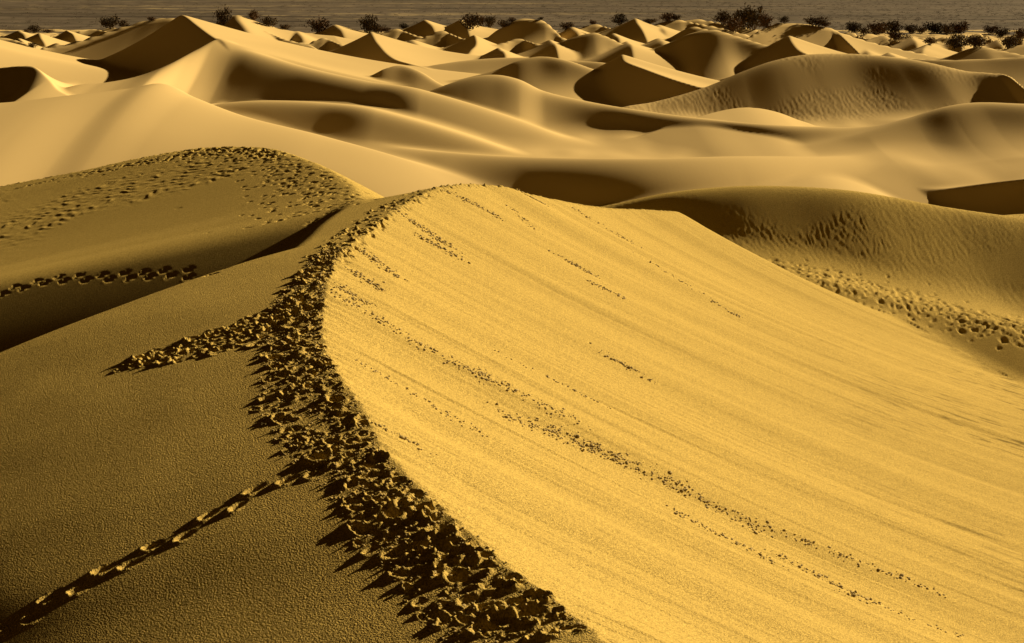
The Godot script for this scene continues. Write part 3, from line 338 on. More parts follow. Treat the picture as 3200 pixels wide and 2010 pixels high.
	# height and id of the dune on top, without footprints
	func smooth_height(x: float, z: float, act: Array) -> Vector2:
		var h := base_height(x, z)
		var id := -1
		for i: int in act:
			var d: Dune = dunes[i]
			if x < d.xmin or x > d.xmax:
				continue
			var xs := x
			if i == 0:
				# small cusps along the crest
				var qi := clampi(int((z - d.s0) * d.inv), 0, d.n - 2)
				var away := absf(-x - d.cc[qi])
				if away < 2.0:
					xs += 0.35 * absf(n_warp.get_noise_2d(z * 6.0, 7.0)) * (1.0 - away * 0.5)
			var g := dune_height(d, xs, z)
			if i == 0:
				# the left slope rolls over into the hollow behind it
				var r := minf((x + 22.7) * -0.65 + (z - 52.0) * 0.76, -x - 10.6)
				if r > 0.0:
					g -= 0.7 * (sqrt(r * r + 2.2) - 1.483)
			var diff := g - h
			if diff <= -d.k:
				continue
			if diff >= d.k:
				h = g
				id = i
			else:
				var e := (d.k - absf(diff)) / d.k
				if diff > 0.0:
					id = i
					h = g
				h += e * e * d.k * 0.25
		return Vector2(h, id)

	func active_at(z: float) -> Array:
		var act := []
		for i in range(dunes.size()):
			if z >= dunes[i].dmin and z <= dunes[i].dmax:
				act.append(i)
		return act

	func add_stamp(x: float, z: float, ang: float, hl: float, hw: float, depth: float, rim: float) -> void:
		var n := stamp.size() / 8
		stamp.append_array([x, z, cos(ang), sin(ang), hl, hw, depth, rim])
		var reach := hl * 2.3 + 0.1
		for ci in range(int((x - reach - CX0) / CS), int((x + reach - CX0) / CS) + 1):
			for cj in range(int((z - reach - CD0) / CS), int((z + reach - CD0) / CS) + 1):
				if ci >= 0 and ci < CNX and cj >= 0 and cj < CND:
					var c: PackedInt32Array = cells[cj * CNX + ci]
					c.append(n)
					cells[cj * CNX + ci] = c

	func stamps_at(x: float, z: float) -> float:
		var ci := int((x - CX0) / CS)
		var cj := int((z - CD0) / CS)
		if x < CX0 or z < CD0 or ci >= CNX or cj >= CND:
			return 0.0
		var c: PackedInt32Array = cells[cj * CNX + ci]
		if c.is_empty():
			return 0.0
		var h := 0.0
		for n in c:
			var o := n * 8
			var dx := x - stamp[o]
			var dz := z - stamp[o + 1]
			var a := (dx * stamp[o + 2] + dz * stamp[o + 3]) / stamp[o + 4]
			var b := (dz * stamp[o + 2] - dx * stamp[o + 3]) / stamp[o + 5]
			var r2 := a * a + b * b
			if r2 < 5.0:
				var e := exp(-r2 * r2 * 0.9)
				var m := (r2 - 1.1)
				# a pit, and a heap pushed out behind it (towards -a)
				h += -stamp[o + 6] * e + stamp[o + 7] * exp(-m * m * 1.6) * clampf(0.55 - 0.5 * a, 0.0, 1.2)
		if absf(h) > 0.003:
			var g := minf(absf(h) * 9.0, 1.0)
			h += g * (0.055 * n_lump.get_noise_2d(x, z) + 0.03 * n_fine.get_noise_2d(x, z))
		return clampf(h, -0.2, 0.2)

	func detail(x: float, z: float, id: int) -> float:
		if id < 0:
			return 0.0
		var d := dunes[id]
		var h := 0.0
		if id == 0:
			var fi := (z - d.s0) * d.inv
			var i := clampi(int(fi), 0, d.n - 2)
			var q := -x - d.cc[i]       # > 0 left of the crest
			if q < 0.0:
				# tongues and grooves of slid sand, running down the face
				var fade := clampf(-q * 0.4, 0.0, 1.0)
				var c := z * 1.0 - q * 0.06
				h += fade * (0.34 * n_streak.get_noise_2d(-q * 0.03, c * 0.3) - 0.05 * smoothstep(0.18, 0.5, n_streak.get_noise_2d(-q * 0.05 + 50.0, c * 1.3)) + 0.03 * smoothstep(0.25, 0.5, n_streak.get_noise_2d(-q * 0.06 + 150.0, c * 2.2)))
			else:
				h += 0.03 * n_warp.get_noise_2d(x * 1.2, z * 1.2)
			h += stamps_at(x, z)
		elif z < 176.0:
			h += stamps_at(x, z)
		if d.rip.size() > 0:
			var lam: float = d.rip[1]
			var ang: float = deg_to_rad(d.rip[2])
			var mk: float = clampf((n_mask.get_noise_2d(x, z) + 0.25 - d.rip[3]) * 3.0, 0.0, 1.0)
			if id == 1:
				mk *= smoothstep(98.0, 112.0, z)
			if mk > 0.0:
				var ph: float = (x * cos(ang) + z * sin(ang)) / lam + 1.1 * n_warp.get_noise_2d(x * 2.0 / lam, z * 0.9 / lam) + 0.5 * n_warp.get_noise_2d(x * 7.0 / lam, z * 3.0 / lam)
				var s := sin(ph * TAU)
				h += d.rip[0] * mk * (s + 0.25 * s * s) * (0.75 + 0.5 * n_warp.get_noise_2d(z * 3.0, x * 3.0))
		return h

	func build_rows(part: int) -> void:
		for r in range(part, rows.size(), PARTS):
			var z := rows[r]
			var act := active_at(z)
			var pos := PackedVector3Array()
			pos.resize(COLS)
			var ids := PackedInt32Array()
			ids.resize(COLS)
			var sub := []
			for c in range(COLS):
				var x := (-1.0 + 2.0 * float(c) / float(COLS - 1)) * (0.475 * z + 8.0)
				if c % 25 == 0:
					var x2 := x + 2.0 * (0.475 * z + 8.0) * 25.0 / float(COLS - 1)
					sub = []
					for i: int in act:
						if dunes[i].xmin <= x2 and dunes[i].xmax >= x:
							sub.append(i)
				var hi := smooth_height(x, z, sub)
				var id := int(hi.y)
				pos[c] = Vector3(x, hi.x + detail(x, z, id), -z)
				ids[c] = id
			out_pos[r] = pos
			out_id[r] = ids

	func survey(part: int) -> void:
		setup()
		build_rows(part)

	func setup() -> void:
		noise(n_warp, 3, 0.12, 2)
		noise(n_lump, 5, 4.5, 2)
		noise(n_fine, 6, 14.0, 2)
		noise(n_mask, 8, 0.035, 2)
		noise(n_streak, 9, 0.35, 3)
		noise(n_base, 12, 0.02, 3)
		for e in dune_table:
			dunes.append(make_dune(e))
		var rng := RandomNumberGenerator.new()
		rng.seed = 77
		for i in range(90):
			var z := rng.randf_range(560.0, 960.0)
			var x := rng.randf_range(-0.48, 0.48) * z
			var hgt := rng.randf_range(2.5, 6.5) * clampf((1020.0 - z) / 250.0, 0.45, 1.0)
			var len := rng.randf_range(12.0, 28.0)
			var y := base_height(x, z)
			var turn := deg_to_rad(90.0 + rng.randf_range(-55.0, 55.0))
			var ct := cos(turn)
			var st := sin(turn)
			var s := x * ct + z * st
			var c := z * ct - x * st
			var bend := rng.randf_range(-6.0, 6.0)
			var ml := rng.randf_range(0.38, 0.55)
			var mr := rng.randf_range(0.28, 0.42)
			dunes.append(make_dune(["far", ct, st, [[s - len * 1.5, c + bend * 2.0, y - 3.0, ml, mr], [s - len * 0.6, c + bend * 0.5, y + hgt * 0.6, ml, mr], [s, c, y + hgt, ml, mr], [s + len * 0.6, c + bend * 0.5, y + hgt * 0.55, ml, mr], [s + len * 1.5, c + bend * 2.0, y - 3.0, ml, mr]], hgt + 1.0, hgt + 1.0, 0.0, 0.0, 0.6, 1.0, []]))
		make_stamps()
		var z := 21.0
		while z < 1060.0:
			rows.append(z)
			z += z * (0.0019 if z < 60.0 else (0.003 if z < 130.0 else (0.0042 if z < 400.0 else 0.006)))
		out_pos.resize(rows.size())
		out_id.resize(rows.size())

	func noise(o: FastNoiseLite, sd: int, freq: float, oct: int) -> void:
		o.seed = sd
		o.noise_type = FastNoiseLite.TYPE_SIMPLEX_SMOOTH
		o.frequency = freq
		o.fractal_type = FastNoiseLite.FRACTAL_FBM if oct > 1 else FastNoiseLite.FRACTAL_NONE
		o.fractal_octaves = oct

	func make_stamps() -> void:
		cells.resize(CNX * CND)
		for i in range(CNX * CND):
			cells[i] = PackedInt32Array()
		var rng := RandomNumberGenerator.new()
		rng.seed = 11
		var d0 := dunes[0]
		# churned band along the foreground crest
		for i in range(edge_left.size() - 1):
			var a := Vector2(edge_left[i][0], edge_left[i][1])
			var b := Vector2(edge_left[i + 1][0], edge_left[i + 1][1])
			var len := a.distance_to(b)
			for k in range(int(len * 30.0)):
				var p := a.lerp(b, rng.randf())
				var xc := -d0.cc[clampi(int((p.y - d0.s0) * d0.inv), 0, d0.n - 2)]
				var f := pow(rng.randf(), 0.8)
				var x := lerpf(p.x, xc - 0.25, f)
				var sz := exp(clampf(rng.randfn() * 0.42, -0.9, 0.8))
				add_stamp(x, p.y, rng.randf_range(-0.9, 0.9) + PI * float(rng.randi() % 2), rng.randf_range(0.13, 0.2) * sz, rng.randf_range(0.08, 0.12) * sz, rng.randf_range(0.02, 0.055) * sz, rng.randf_range(0.03, 0.07) * sz)
		# crest beyond, where the band is narrow
		for k in range(520):
			var z := rng.randf_range(56.0, 127.0)
			var xc := -d0.cc[clampi(int((z - d0.s0) * d0.inv), 0, d0.n - 2)]
			add_stamp(xc - pow(rng.randf(), 1.5) * 2.2 + 0.3, z, rng.randf() * TAU, rng.randf_range(0.15, 0.3), rng.randf_range(0.1, 0.18), rng.randf_range(0.06, 0.12), rng.randf_range(0.06, 0.14))
		for i in range(spur.size() - 1):
			var a := Vector2(spur[i][0], spur[i][1])
			var b := Vector2(spur[i + 1][0], spur[i + 1][1])
			var wd := 2.6 - 0.33 * i
			for k in range(int(a.distance_to(b) * 34.0)):
				var p := a.lerp(b, rng.randf()) + Vector2(0.2, 1.0) * rng.randf_range(-wd, wd)
				add_stamp(p.x, p.y, rng.randf_range(-0.7, 0.7), rng.randf_range(0.14, 0.26), rng.randf_range(0.09, 0.15), rng.randf_range(0.03, 0.07), rng.randf_range(0.04, 0.09))
		# single track down the left slope
		var side := 1.0
		for i in range(trail.size() - 1):
			var a := Vector2(trail[i][0], trail[i][1])
			var b := Vector2(trail[i + 1][0], trail[i + 1][1])
			var dir := (b - a).normalized()
			var nrm := Vector2(-dir.y, dir.x)
			var steps := maxi(1, int(round(a.distance_to(b) / 0.95)))
			for k in range(steps):
				var p := a.lerp(b, (k + 0.5) / steps) + nrm * side * 0.2
				side = -side
				add_stamp(p.x, p.y, (-dir).angle() + rng.randf_range(-0.25, 0.25), rng.randf_range(0.26, 0.34), rng.randf_range(0.15, 0.2), rng.randf_range(0.07, 0.11), rng.randf_range(0.08, 0.12))
		# track on the round dune
		for i in range(trail_far.size() - 1):
			var a := Vector2(trail_far[i][0], trail_far[i][1])
			var b := Vector2(trail_far[i + 1][0], trail_far[i + 1][1])
			var dir := (b - a).normalized()
			var nrm := Vector2(-dir.y, dir.x)
			var steps := maxi(1, int(round(a.distance_to(b) / 0.8)))
			for k in range(steps):
				var p := a.lerp(b, (k + 0.5) / steps) + nrm * side * 0.3
				side = -side
				add_stamp(p.x, p.y, 0.5, 0.34, 0.15, 0.14, 0.02)
		# band of prints along the round dune's crest
		for i in range(tracked_band.size() - 1):
			var a := Vector2(tracked_band[i][0], tracked_band[i][1])
			var b := Vector2(tracked_band[i + 1][0], tracked_band[i + 1][1])
			for k in range(int(a.distance_to(b) * 9.0)):
				var p := a.lerp(b, rng.randf())
				var wd := 1.5 if i < 3 else 2.6
				add_stamp(p.x + rng.randfn(0.0, wd), p.y + rng.randfn(0.0, 1.2), rng.randf() * TAU, rng.randf_range(0.22, 0.38), rng.randf_range(0.14, 0.22), rng.randf_range(0.08, 0.15), 0.04)
		# prints along the skyline of the round dune
		var d1 := dunes[1]
		for k in range(520):
			var z := rng.randf_range(120.0, 176.0)
			var xc := -d1.cc[clampi(int((z - d1.s0) * d1.inv), 0, d1.n - 2)]
			add_stamp(xc - rng.randf_range(0.2, 2.6), z, rng.randf() * TAU, rng.randf_range(0.3, 0.5), rng.randf_range(0.2, 0.3), rng.randf_range(0.12, 0.22), 0.08)
		# trodden path on the right
		for k in range(1500):
			var z := rng.randf_range(122.0, 150.0)
			var x := 24.0 + (150.0 - z) * 1.25 + rng.randfn(0.0, 3.6)
			add_stamp(x, z, rng.randf_range(-0.6, 0.6), rng.randf_range(0.28, 0.45), rng.randf_range(0.13, 0.22), rng.randf_range(0.1, 0.17), 0.03)

	func ground(x: float, z: float) -> float:
		var hi := smooth_height(x, z, active_at(z))
		return hi.x + detail(x, z, int(hi.y))

var land := Land.new()
var out_pos := []
var out_id := []
func build_normals(part: int) -> void:
	var nr := land.rows.size()
	for r in range(nr * part / 8, nr * (part + 1) / 8):
		var p: PackedVector3Array = out_pos[r]
		var u: PackedVector3Array = out_pos[maxi(r - 1, 0)]
		var v: PackedVector3Array = out_pos[mini(r + 1, nr - 1)]
		var ids: PackedInt32Array = out_id[r]
		var nrm := PackedVector3Array()
		nrm.resize(COLS)
		var col := PackedColorArray()
		col.resize(COLS)
		var d0 := land.dunes[0]
		for c in range(COLS):
			var e := p[mini(c + 1, COLS - 1)] - p[maxi(c - 1, 0)]
			var g := v[c] - u[c]
			nrm[c] = e.cross(g).normalized()
			if nrm[c].y < 0.0:
				nrm[c] = -nrm[c]
			var q := p[c]
			var t := 1.0 + 0.10 * land.n_mask.get_noise_2d(q.x * 0.5, q.z * 0.5)
			if ids[c] == 0:
				var i := clampi(int((-q.z - d0.s0) * d0.inv), 0, d0.n - 2)
				var w := q.x + d0.cc[i]
				if w > 0.0:
					# darker, coarser grains left in thin tongues by small slides
					var cc := -q.z + w * 0.06
					var m := land.n_streak.get_noise_2d(w * 0.04 + 9.0, cc * 1.6) * 0.7 + land.n_streak.get_noise_2d(w * 0.1, cc * 5.0 + 40.0) * 0.5
					t *= 1.0 - 0.10 * smoothstep(0.05, 0.6, m) + 0.06 * smoothstep(-0.1, -0.6, m)
					# short dark smears of heavier grains on the lower part of the face
					var low := clampf((w - 22.0) / 18.0, 0.0, 1.0) * smoothstep(-0.15, 0.25, land.n_mask.get_noise_2d(q.x * 1.5 + 70.0, q.z * 1.5))
					if low > 0.0:
						t *= 1.0 - 0.6 * low * smoothstep(0.14, 0.5, land.n_streak.get_noise_2d(w * 0.5 + 30.0, cc * 4.0))
			col[c] = Color(t, t, t)
		out_nrm[r] = nrm
		out_col[r] = col

func run_parts(f: Callable) -> void:
	var th := []
	for i in range(8):
		var t := Thread.new()
		t.start(f.bind(i))
		th.append(t)
	for t in th:
		t.wait_to_finish()

func srgb(r: float, g: float, b: float) -> Color:
	return Color(r, g, b).linear_to_srgb()

func grain_normal(sd: int, size: int, freq: float, strength: float) -> ImageTexture:
	var o := FastNoiseLite.new()
	land.noise(o, sd, freq, 2)
	o.noise_type = FastNoiseLite.TYPE_VALUE_CUBIC
	o.fractal_gain = 0.9
	var im := o.get_seamless_image(size, size)
	im.convert(Image.FORMAT_RGBA8)
	im.bump_map_to_normal_map(strength)
	return ImageTexture.create_from_image(im)

# light and dark grains mixed in the sand
func speckle() -> ImageTexture:
	var rng := RandomNumberGenerator.new()
	rng.seed = 90
	var im := Image.create(140, 140, false, Image.FORMAT_RGB8)
	for y in range(140):
		for x in range(140):
			var v := clampf(0.86 + rng.randfn() * 0.17, 0.35, 1.0)
			im.set_pixel(x, y, Color(v, v, v))
	im.resize(1000, 1000, Image.INTERPOLATE_CUBIC)
	return ImageTexture.create_from_image(im)

func tag(o: Node, label: String, category := "", group := "", kind := "") -> void:
	o.set_meta("label", label)
	if category != "":
		o.set_meta("category", category)
	if group != "":
		o.set_meta("group", group)
	if kind != "":
		o.set_meta("kind", kind)

func _ready() -> void:
	var t0 := Time.get_ticks_msec()
	# ---------- camera, sky, sun ----------
	var cam := Camera3D.new()
	cam.name = "camera"
	cam.fov = 29.1657
	cam.far = 30000.0
	cam.near = 0.5
	cam.position = Vector3(0, CAM_Y, 0)
	cam.rotation_degrees = Vector3(-15.6884, 0, 0)
	add_child(cam)
	cam.current = true
	var env := Environment.new()
	env.background_mode = Environment.BG_SKY
	var sm := ProceduralSkyMaterial.new()
	sm.sky_top_color = Color(0.30, 0.205, 0.04)
	sm.sky_horizon_color = Color(0.46, 0.32, 0.07)
	sm.sky_curve = 0.15
	sm.ground_bottom_color = Color(0.10, 0.07, 0.02)
	sm.ground_horizon_color = Color(0.22, 0.15, 0.04)
	sm.sun_angle_max = 1.0
	sm.energy_multiplier = 0.16
	var sky := Sky.new()
	sky.sky_material = sm
	env.sky = sky
	env.tonemap_mode = Environment.TONE_MAPPER_LINEAR
	env.tonemap_exposure = 2.0
	env.sdfgi_enabled = true
	env.ssao_enabled = true
	env.ssil_enabled = true
	var we := WorldEnvironment.new()
	we.name = "world_environment"
	we.environment = env
	add_child(we)
	var sun := DirectionalLight3D.new()
	sun.name = "sun"
	sun.light_energy = 1.5
	sun.light_color = Color(1.0, 0.90, 0.70)
	sun.light_angular_distance = 0.5
	sun.shadow_enabled = true
	var el := deg_to_rad(20.5)
	var az := deg_to_rad(56.0)
	var to_sun := Vector3(cos(el) * sin(az), sin(el), -cos(el) * cos(az))
	sun.look_at_from_position(to_sun * 100.0, Vector3.ZERO)
	add_child(sun)

	# ---------- terrain ----------
	land.setup()
	for a in [out_pos, out_id, out_col, out_nrm]:
		a.resize(land.rows.size())
	# each thread works on a copy of its own, so that none waits for another
	var crew := []
	for i in range(PARTS):
		var o := Land.new()
		var th := Thread.new()
		th.start(o.survey.bind(i))
		crew.append([o, th])
	for i in range(PARTS):
		crew[i][1].wait_to_finish()
		for r in range(i, land.rows.size(), PARTS):
			out_pos[r] = crew[i][0].out_pos[r]
			out_id[r] = crew[i][0].out_id[r]
	run_parts(build_normals)

	var grain := grain_normal(21, 1024, 0.11, 6.0)
	var sand := StandardMaterial3D.new()
	sand.albedo_color = srgb(0.61, 0.455, 0.215)
	sand.vertex_color_use_as_albedo = true
	sand.roughness = 1.0
	sand.metallic_specular = 0.1
	var near_sand: StandardMaterial3D = sand.duplicate()
	near_sand.albedo_color = srgb(0.66, 0.478, 0.142)
	near_sand.normal_enabled = true
	near_sand.normal_texture = grain
	near_sand.normal_scale = 1.4
	near_sand.albedo_texture = speckle()
	near_sand.uv1_triplanar = true
	near_sand.uv1_world_triplanar = true
	near_sand.uv1_scale = Vector3(0.27, 0.27, 0.27)

	commit_terrain(sand, near_sand)
	make_plain()
	make_clods(near_sand)
	make_shrubs()

func make_plain() -> void:
	var nl := FastNoiseLite.new()
	land.noise(nl, 31, 0.004, 4)
	var nf := FastNoiseLite.new()
	land.noise(nf, 32, 0.03, 3)
	var zs := PackedFloat32Array()
	var z := 820.0
	while z < 20000.0:
		zs.append(z)
		z *= 1.008 if z < 3500.0 else 1.05
	var nc := 420
	var st := SurfaceTool.new()
	st.begin(Mesh.PRIMITIVE_TRIANGLES)
	for r in range(zs.size()):
		for c in range(nc):
			var x := (-0.62 + 1.24 * float(c) / (nc - 1)) * zs[r]
			var q := zs[r]
			var a := nl.get_noise_2d(x * 0.45, q * 1.2)
			var b := nf.get_noise_2d(x, q * 0.6)
			var v := 1.0 + 0.35 * a + 0.35 * b
			var col := Color(0.122, 0.100, 0.078) * v
			# pale sand drifted into the washes
			var pale := smoothstep(0.34, 0.5, nl.get_noise_2d(x * 0.35 + 900.0, q * 2.2) + 0.3 * b) * clampf(0.75 - x / q * 2.0, 0.1, 1.0)
			col = col.lerp(Color(0.33, 0.26, 0.15), pale * 0.7)
			# dark gravel bars
			var dark := smoothstep(0.30, 0.5, nl.get_noise_2d(x * 0.22 - 400.0, q * 2.6))
			col = col.lerp(Color(0.04, 0.032, 0.027), dark * 0.7)
			st.set_color(col)
			st.set_normal(Vector3.UP)
			st.add_vertex(Vector3(x, 0.5 + 0.35 * a * smoothstep(900.0, 1200.0, q), -q))
	for r in range(zs.size() - 1):
		for c in range(nc - 1):
			var i := r * nc + c
			for k: int in [i, i + nc, i + 1, i + 1, i + nc, i + nc + 1]:
				st.add_index(k)
	var m := StandardMaterial3D.new()
	m.vertex_color_use_as_albedo = true
	m.roughness = 1.0
	m.metallic_specular = 0.1
	st.set_material(m)
	var o := MeshInstance3D.new()
	o.mesh = st.commit()
	o.name = "desert_plain"
	add_child(o, true)
	tag(o, "flat grey-brown gravel plain beyond the dunes", "", "", "structure")
	# low scrub dotted over the plain
	var rng := RandomNumberGenerator.new()
	rng.seed = 5
	var bush := tuft_mesh(rng, 26, 0.34)
	var bm := StandardMaterial3D.new()
	bm.albedo_color = srgb(0.075, 0.052, 0.030)
	bm.roughness = 1.0
	bm.cull_mode = BaseMaterial3D.CULL_DISABLED
	bush.surface_set_material(0, bm)
	var mm := MultiMesh.new()
	mm.transform_format = MultiMesh.TRANSFORM_3D
	mm.mesh = bush
	var xs := []
	while xs.size() < 5200:
		var q := 1010.0 * pow(2.6, rng.randf())
		var x := rng.randf_range(-0.47, 0.47) * q
		if rng.randf() > 0.35 + 0.65 * smoothstep(-0.25, 0.45, x / q):
			continue
		var s := rng.randf_range(0.7, 2.0)
		xs.append(Transform3D(Basis(Vector3.UP, rng.randf() * TAU).scaled(Vector3(s * 1.3, s * 0.8, s * 1.3)), Vector3(x, 0.5, -q)))
	mm.instance_count = xs.size()
	for i in range(xs.size()):
		mm.set_instance_transform(i, xs[i])
	var mi := MultiMeshInstance3D.new()
	mi.multimesh = mm
	mi.name = "desert_scrub"
	add_child(mi, true)
	tag(mi, "low dark scrub dotted over the far gravel plain", "scrub", "", "stuff")

# a loose dome of small leaf-sized faces, about one unit high
func tuft_mesh(rng: RandomNumberGenerator, n: int, size: float) -> ArrayMesh:
	var st := SurfaceTool.new()
	st.begin(Mesh.PRIMITIVE_TRIANGLES)
	for i in range(n):
		var a := rng.randf() * TAU
		var r := sqrt(rng.randf())
		var p := Vector3(cos(a) * r, (1.0 - r * r * 0.7) * rng.randf_range(0.1, 1.0), sin(a) * r)
		leaf(st, rng, p, size)
	return st.commit()

func leaf(st: SurfaceTool, rng: RandomNumberGenerator, p: Vector3, size: float) -> void:
	var d := Vector3(rng.randfn(), absf(rng.randfn()) + 0.4, rng.randfn()).normalized()
	var s := d.cross(Vector3(rng.randfn(), rng.randfn(), rng.randfn())).normalized()
	var nr := d.cross(s)
	var l := size * rng.randf_range(0.6, 1.2)
	var a := p - s * l * 0.28
	var b := p + s * l * 0.28
	var c := p + d * l
	st.set_normal(nr)
	st.add_vertex(a)
	st.set_normal(nr)
	st.add_vertex(b)
	st.set_normal(nr)
	st.add_vertex(c)

func make_clods(mat: Material) -> void:
	var rng := RandomNumberGenerator.new()
	rng.seed = 41
	var sp := SphereMesh.new()
	sp.radius = 1.0
	sp.height = 2.0
	sp.radial_segments = 7
	sp.rings = 4
	var st := SurfaceTool.new()
	st.create_from(sp, 0)
	var arr := st.commit_to_arrays()
	var ps: PackedVector3Array = arr[Mesh.ARRAY_VERTEX]
	for i in range(ps.size()):
		var q := ps[i]
		ps[i] = q * (1.0 + 0.9 * land.n_lump.get_noise_3d(q.x * 0.15, q.y * 0.15, q.z * 0.15))
	arr[Mesh.ARRAY_VERTEX] = ps
	var m := ArrayMesh.new()
	m.add_surface_from_arrays(Mesh.PRIMITIVE_TRIANGLES, arr)
	var cm := StandardMaterial3D.new()
	cm.albedo_color = srgb(0.34, 0.25, 0.09)
	cm.roughness = 1.0
	m.surface_set_material(0, cm)
	var xf := []
	for l in clod_lines:
		var a := Vector2(l[0], l[1])
		var b := Vector2(l[2], l[3])
		for k in range(int(l[4] * 1.6)):
			var f := rng.randf()
			f = clampf(f + 0.06 * sin(f * 40.0 + l[0]), 0.0, 1.0)
			var p := a.lerp(b, f) + Vector2(rng.randfn() * 0.3, rng.randfn() * float(l[5]) * 0.55)
			var s := rng.randf_range(0.012, 0.036) * (1.0 + p.y / 90.0) * (1.6 if rng.randf() < 0.08 else 1.0)
			xf.append([p, s])
	var d0 := land.dunes[0]
	# crumbs thrown up over the churned crest
	for i in range(edge_left.size() - 1):
		var a := Vector2(edge_left[i][0], edge_left[i][1])
		var b := Vector2(edge_left[i + 1][0], edge_left[i + 1][1])
		for k in range(int(a.distance_to(b) * 60.0)):
			var p := a.lerp(b, rng.randf())
			var xc := -d0.cc[clampi(int((p.y - d0.s0) * d0.inv), 0, d0.n - 2)]
			p.x = lerpf(p.x - 0.1, xc - 0.1, pow(rng.randf(), 0.9))
			xf.append([p, rng.randf_range(0.012, 0.035) * (1.0 + p.y / 120.0)])
	var mm := MultiMesh.new()
	mm.transform_format = MultiMesh.TRANSFORM_3D
	mm.mesh = m
	mm.instance_count = xf.size()
	for i in range(xf.size()):
		var p: Vector2 = xf[i][0]
		var s: float = xf[i][1]
		var bs := Basis.from_euler(Vector3(rng.randf() * TAU, rng.randf() * TAU, rng.randf() * TAU)).scaled(Vector3(s * rng.randf_range(0.8, 1.5), s * rng.randf_range(0.6, 1.0), s * rng.randf_range(0.8, 1.5)))
		mm.set_instance_transform(i, Transform3D(bs, Vector3(p.x, land.ground(p.x, p.y) + s * 0.3, -p.y)))
	var o := MultiMeshInstance3D.new()
	o.multimesh = mm
	o.name = "sand_clods"
	add_child(o, true)
	tag(o, "small dark clods of crusted sand scattered on the foreground dune", "sand clods", "", "stuff")

func shrub_parts(sd: int) -> Array:
	var rng := RandomNumberGenerator.new()
	rng.seed = sd
	# crooked stems that fan out from the base; unit height and unit half width
	var st := SurfaceTool.new()
	st.begin(Mesh.PRIMITIVE_TRIANGLES)
	var tips := []
	for k in range(9):
		var a := rng.randf() * TAU
		var p := Vector3(rng.randfn() * 0.12, -0.12, rng.randfn() * 0.12)
		var d := Vector3(cos(a) * rng.randf_range(0.2, 0.9), 1.0, sin(a) * rng.randf_range(0.2, 0.9)).normalized()
		var r := 0.035
		for s in range(4):
			var q := p + d * 0.24
			tube(st, p, q, r, r * 0.7)
			r *= 0.7
			p = q
			d = (d + Vector3(rng.randfn(), rng.randfn() * 0.5, rng.randfn()) * 0.3).normalized()
			if s > 0:
				tips.append(q)
	var fl := SurfaceTool.new()
	fl.begin(Mesh.PRIMITIVE_TRIANGLES)
	for k in range(900):
		var c: Vector3 = tips[rng.randi() % tips.size()]
		leaf(fl, rng, c + Vector3(rng.randfn() * 0.17, rng.randfn() * 0.12, rng.randfn() * 0.17), rng.randf_range(0.11, 0.22))
	return [st.commit(), fl.commit()]

func tube(st: SurfaceTool, a: Vector3, b: Vector3, ra: float, rb: float) -> void:
	var d := (b - a).normalized()
	var s := d.cross(Vector3(0.3, 0.2, 0.9)).normalized()
	var u := d.cross(s)
	for k in range(5):
		var n0 := s * cos(TAU * k / 5.0) + u * sin(TAU * k / 5.0)
		var n1 := s * cos(TAU * (k + 1) / 5.0) + u * sin(TAU * (k + 1) / 5.0)
		for v in [[a + n0 * ra, n0], [b + n0 * rb, n0], [a + n1 * ra, n1], [a + n1 * ra, n1], [b + n0 * rb, n0], [b + n1 * rb, n1]]:
			st.set_normal(v[1])
			st.add_vertex(v[0])

func make_shrubs() -> void:
	var bark := StandardMaterial3D.new()
	bark.albedo_color = srgb(0.10, 0.065, 0.035)
	bark.roughness = 1.0
	var leafm := []
	for c in [[0.060, 0.040, 0.016], [0.075, 0.046, 0.018], [0.085, 0.045, 0.016]]:
		var m := StandardMaterial3D.new()
		m.albedo_color = srgb(c[0], c[1], c[2])
		m.roughness = 1.0
		m.cull_mode = BaseMaterial3D.CULL_DISABLED
		leafm.append(m)
	var kinds := []
	for k in range(4):
		kinds.append(shrub_parts(100 + k))
	for i in range(shrubs.size()):
		var e: Array = shrubs[i]
		var x: float = e[0]
		var z: float = e[1]
		var o := Node3D.new()
		o.name = "desert_shrub" if i == 0 else "desert_shrub_%03d" % i
		add_child(o)
		o.position = Vector3(x, land.ground(x, z), -z)
		o.rotation.y = i * 1.7
		o.scale = Vector3(e[2] * 0.62, e[3] * 0.95, e[2] * 0.62)
		var kd: Array = kinds[i % 4]
		var s := MeshInstance3D.new()
		s.name = "stems"
		s.mesh = kd[0]
		s.material_override = bark
		o.add_child(s)
		var f := MeshInstance3D.new()
		f.name = "foliage"
		f.mesh = kd[1]
		f.material_override = leafm[i % 3]
		o.add_child(f)
		tag(o, shrub_labels[i] if i < shrub_labels.size() else "dark shrub", "shrub", "shrubs along the far edge of the dunes")

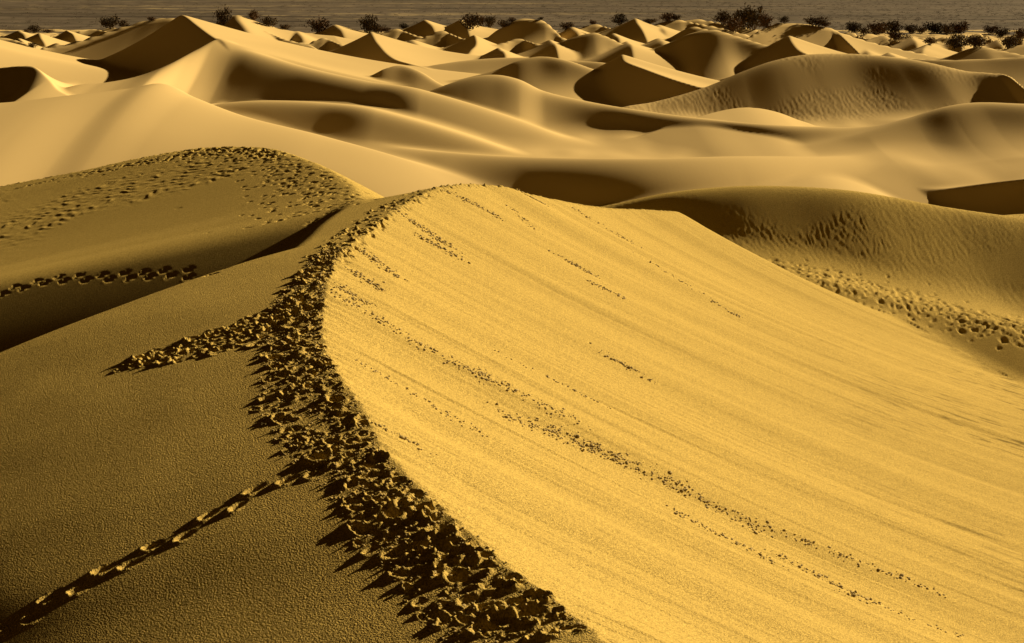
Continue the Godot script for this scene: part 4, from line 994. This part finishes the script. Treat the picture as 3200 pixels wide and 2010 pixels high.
func commit_terrain(sand: Material, near_sand: Material) -> void:
	var nr := land.rows.size()
	var nd := land.dunes.size()
	var hand := dune_table.size()
	var buckets := nd + 1
	var remap := []
	var vp := []
	var vn := []
	var vc := []
	var ix := []
	var group_of := PackedInt32Array()
	# far small land.dunes are one bucket each too; low ground between is the last
	for i in range(buckets):
		group_of.append(i)
		vp.append(PackedVector3Array())
		vn.append(PackedVector3Array())
		vc.append(PackedColorArray())
		ix.append(PackedInt32Array())
	var bucket_of := PackedInt32Array()
	for i in range(nd):
		bucket_of.append(i if i < hand and land.dunes[i].title != "small" else nd)
	# bucket of every quad, by bucket lists first
	var quads := []
	for i in range(buckets):
		quads.append(PackedInt32Array())
	for r in range(nr - 1):
		var ids: PackedInt32Array = out_id[r]
		for c in range(COLS - 1):
			var id := ids[c]
			id = nd if id < 0 else bucket_of[id]
			quads[id].append(r * COLS + c)
	var map := PackedInt32Array()
	map.resize(nr * COLS)
	map.fill(-1)
	for i in range(buckets):
		var qs: PackedInt32Array = quads[i]
		if qs.is_empty():
			continue
		var p := PackedVector3Array()
		var n := PackedVector3Array()
		var cl := PackedColorArray()
		var idx := PackedInt32Array()
		var used := PackedInt32Array()
		for q in qs:
			for o: int in [0, 1, COLS, COLS + 1]:
				var v := q + o
				if map[v] < 0:
					map[v] = p.size()
					used.append(v)
					var r := v / COLS
					var c := v % COLS
					p.append(out_pos[r][c])
					n.append(out_nrm[r][c])
					cl.append(out_col[r][c])
			var a := map[q]
			var b := map[q + 1]
			var d := map[q + COLS]
			var e := map[q + COLS + 1]
			idx.append_array([a, d, b, b, d, e])
		for v in used:
			map[v] = -1
		var arr := []
		arr.resize(Mesh.ARRAY_MAX)
		arr[Mesh.ARRAY_VERTEX] = p
		arr[Mesh.ARRAY_NORMAL] = n
		arr[Mesh.ARRAY_COLOR] = cl
		arr[Mesh.ARRAY_INDEX] = idx
		var m := ArrayMesh.new()
		m.add_surface_from_arrays(Mesh.PRIMITIVE_TRIANGLES, arr)
		m.surface_set_material(0, near_sand if i < 5 else sand)
		var o := MeshInstance3D.new()
		o.mesh = m
		o.name = "sand_flat" if i == nd else "sand_dune"
		add_child(o, true)
		tag(o, dune_labels.get("flat" if i == nd else land.dunes[i].title, "low dune of pale sand"), "", "", "structure")
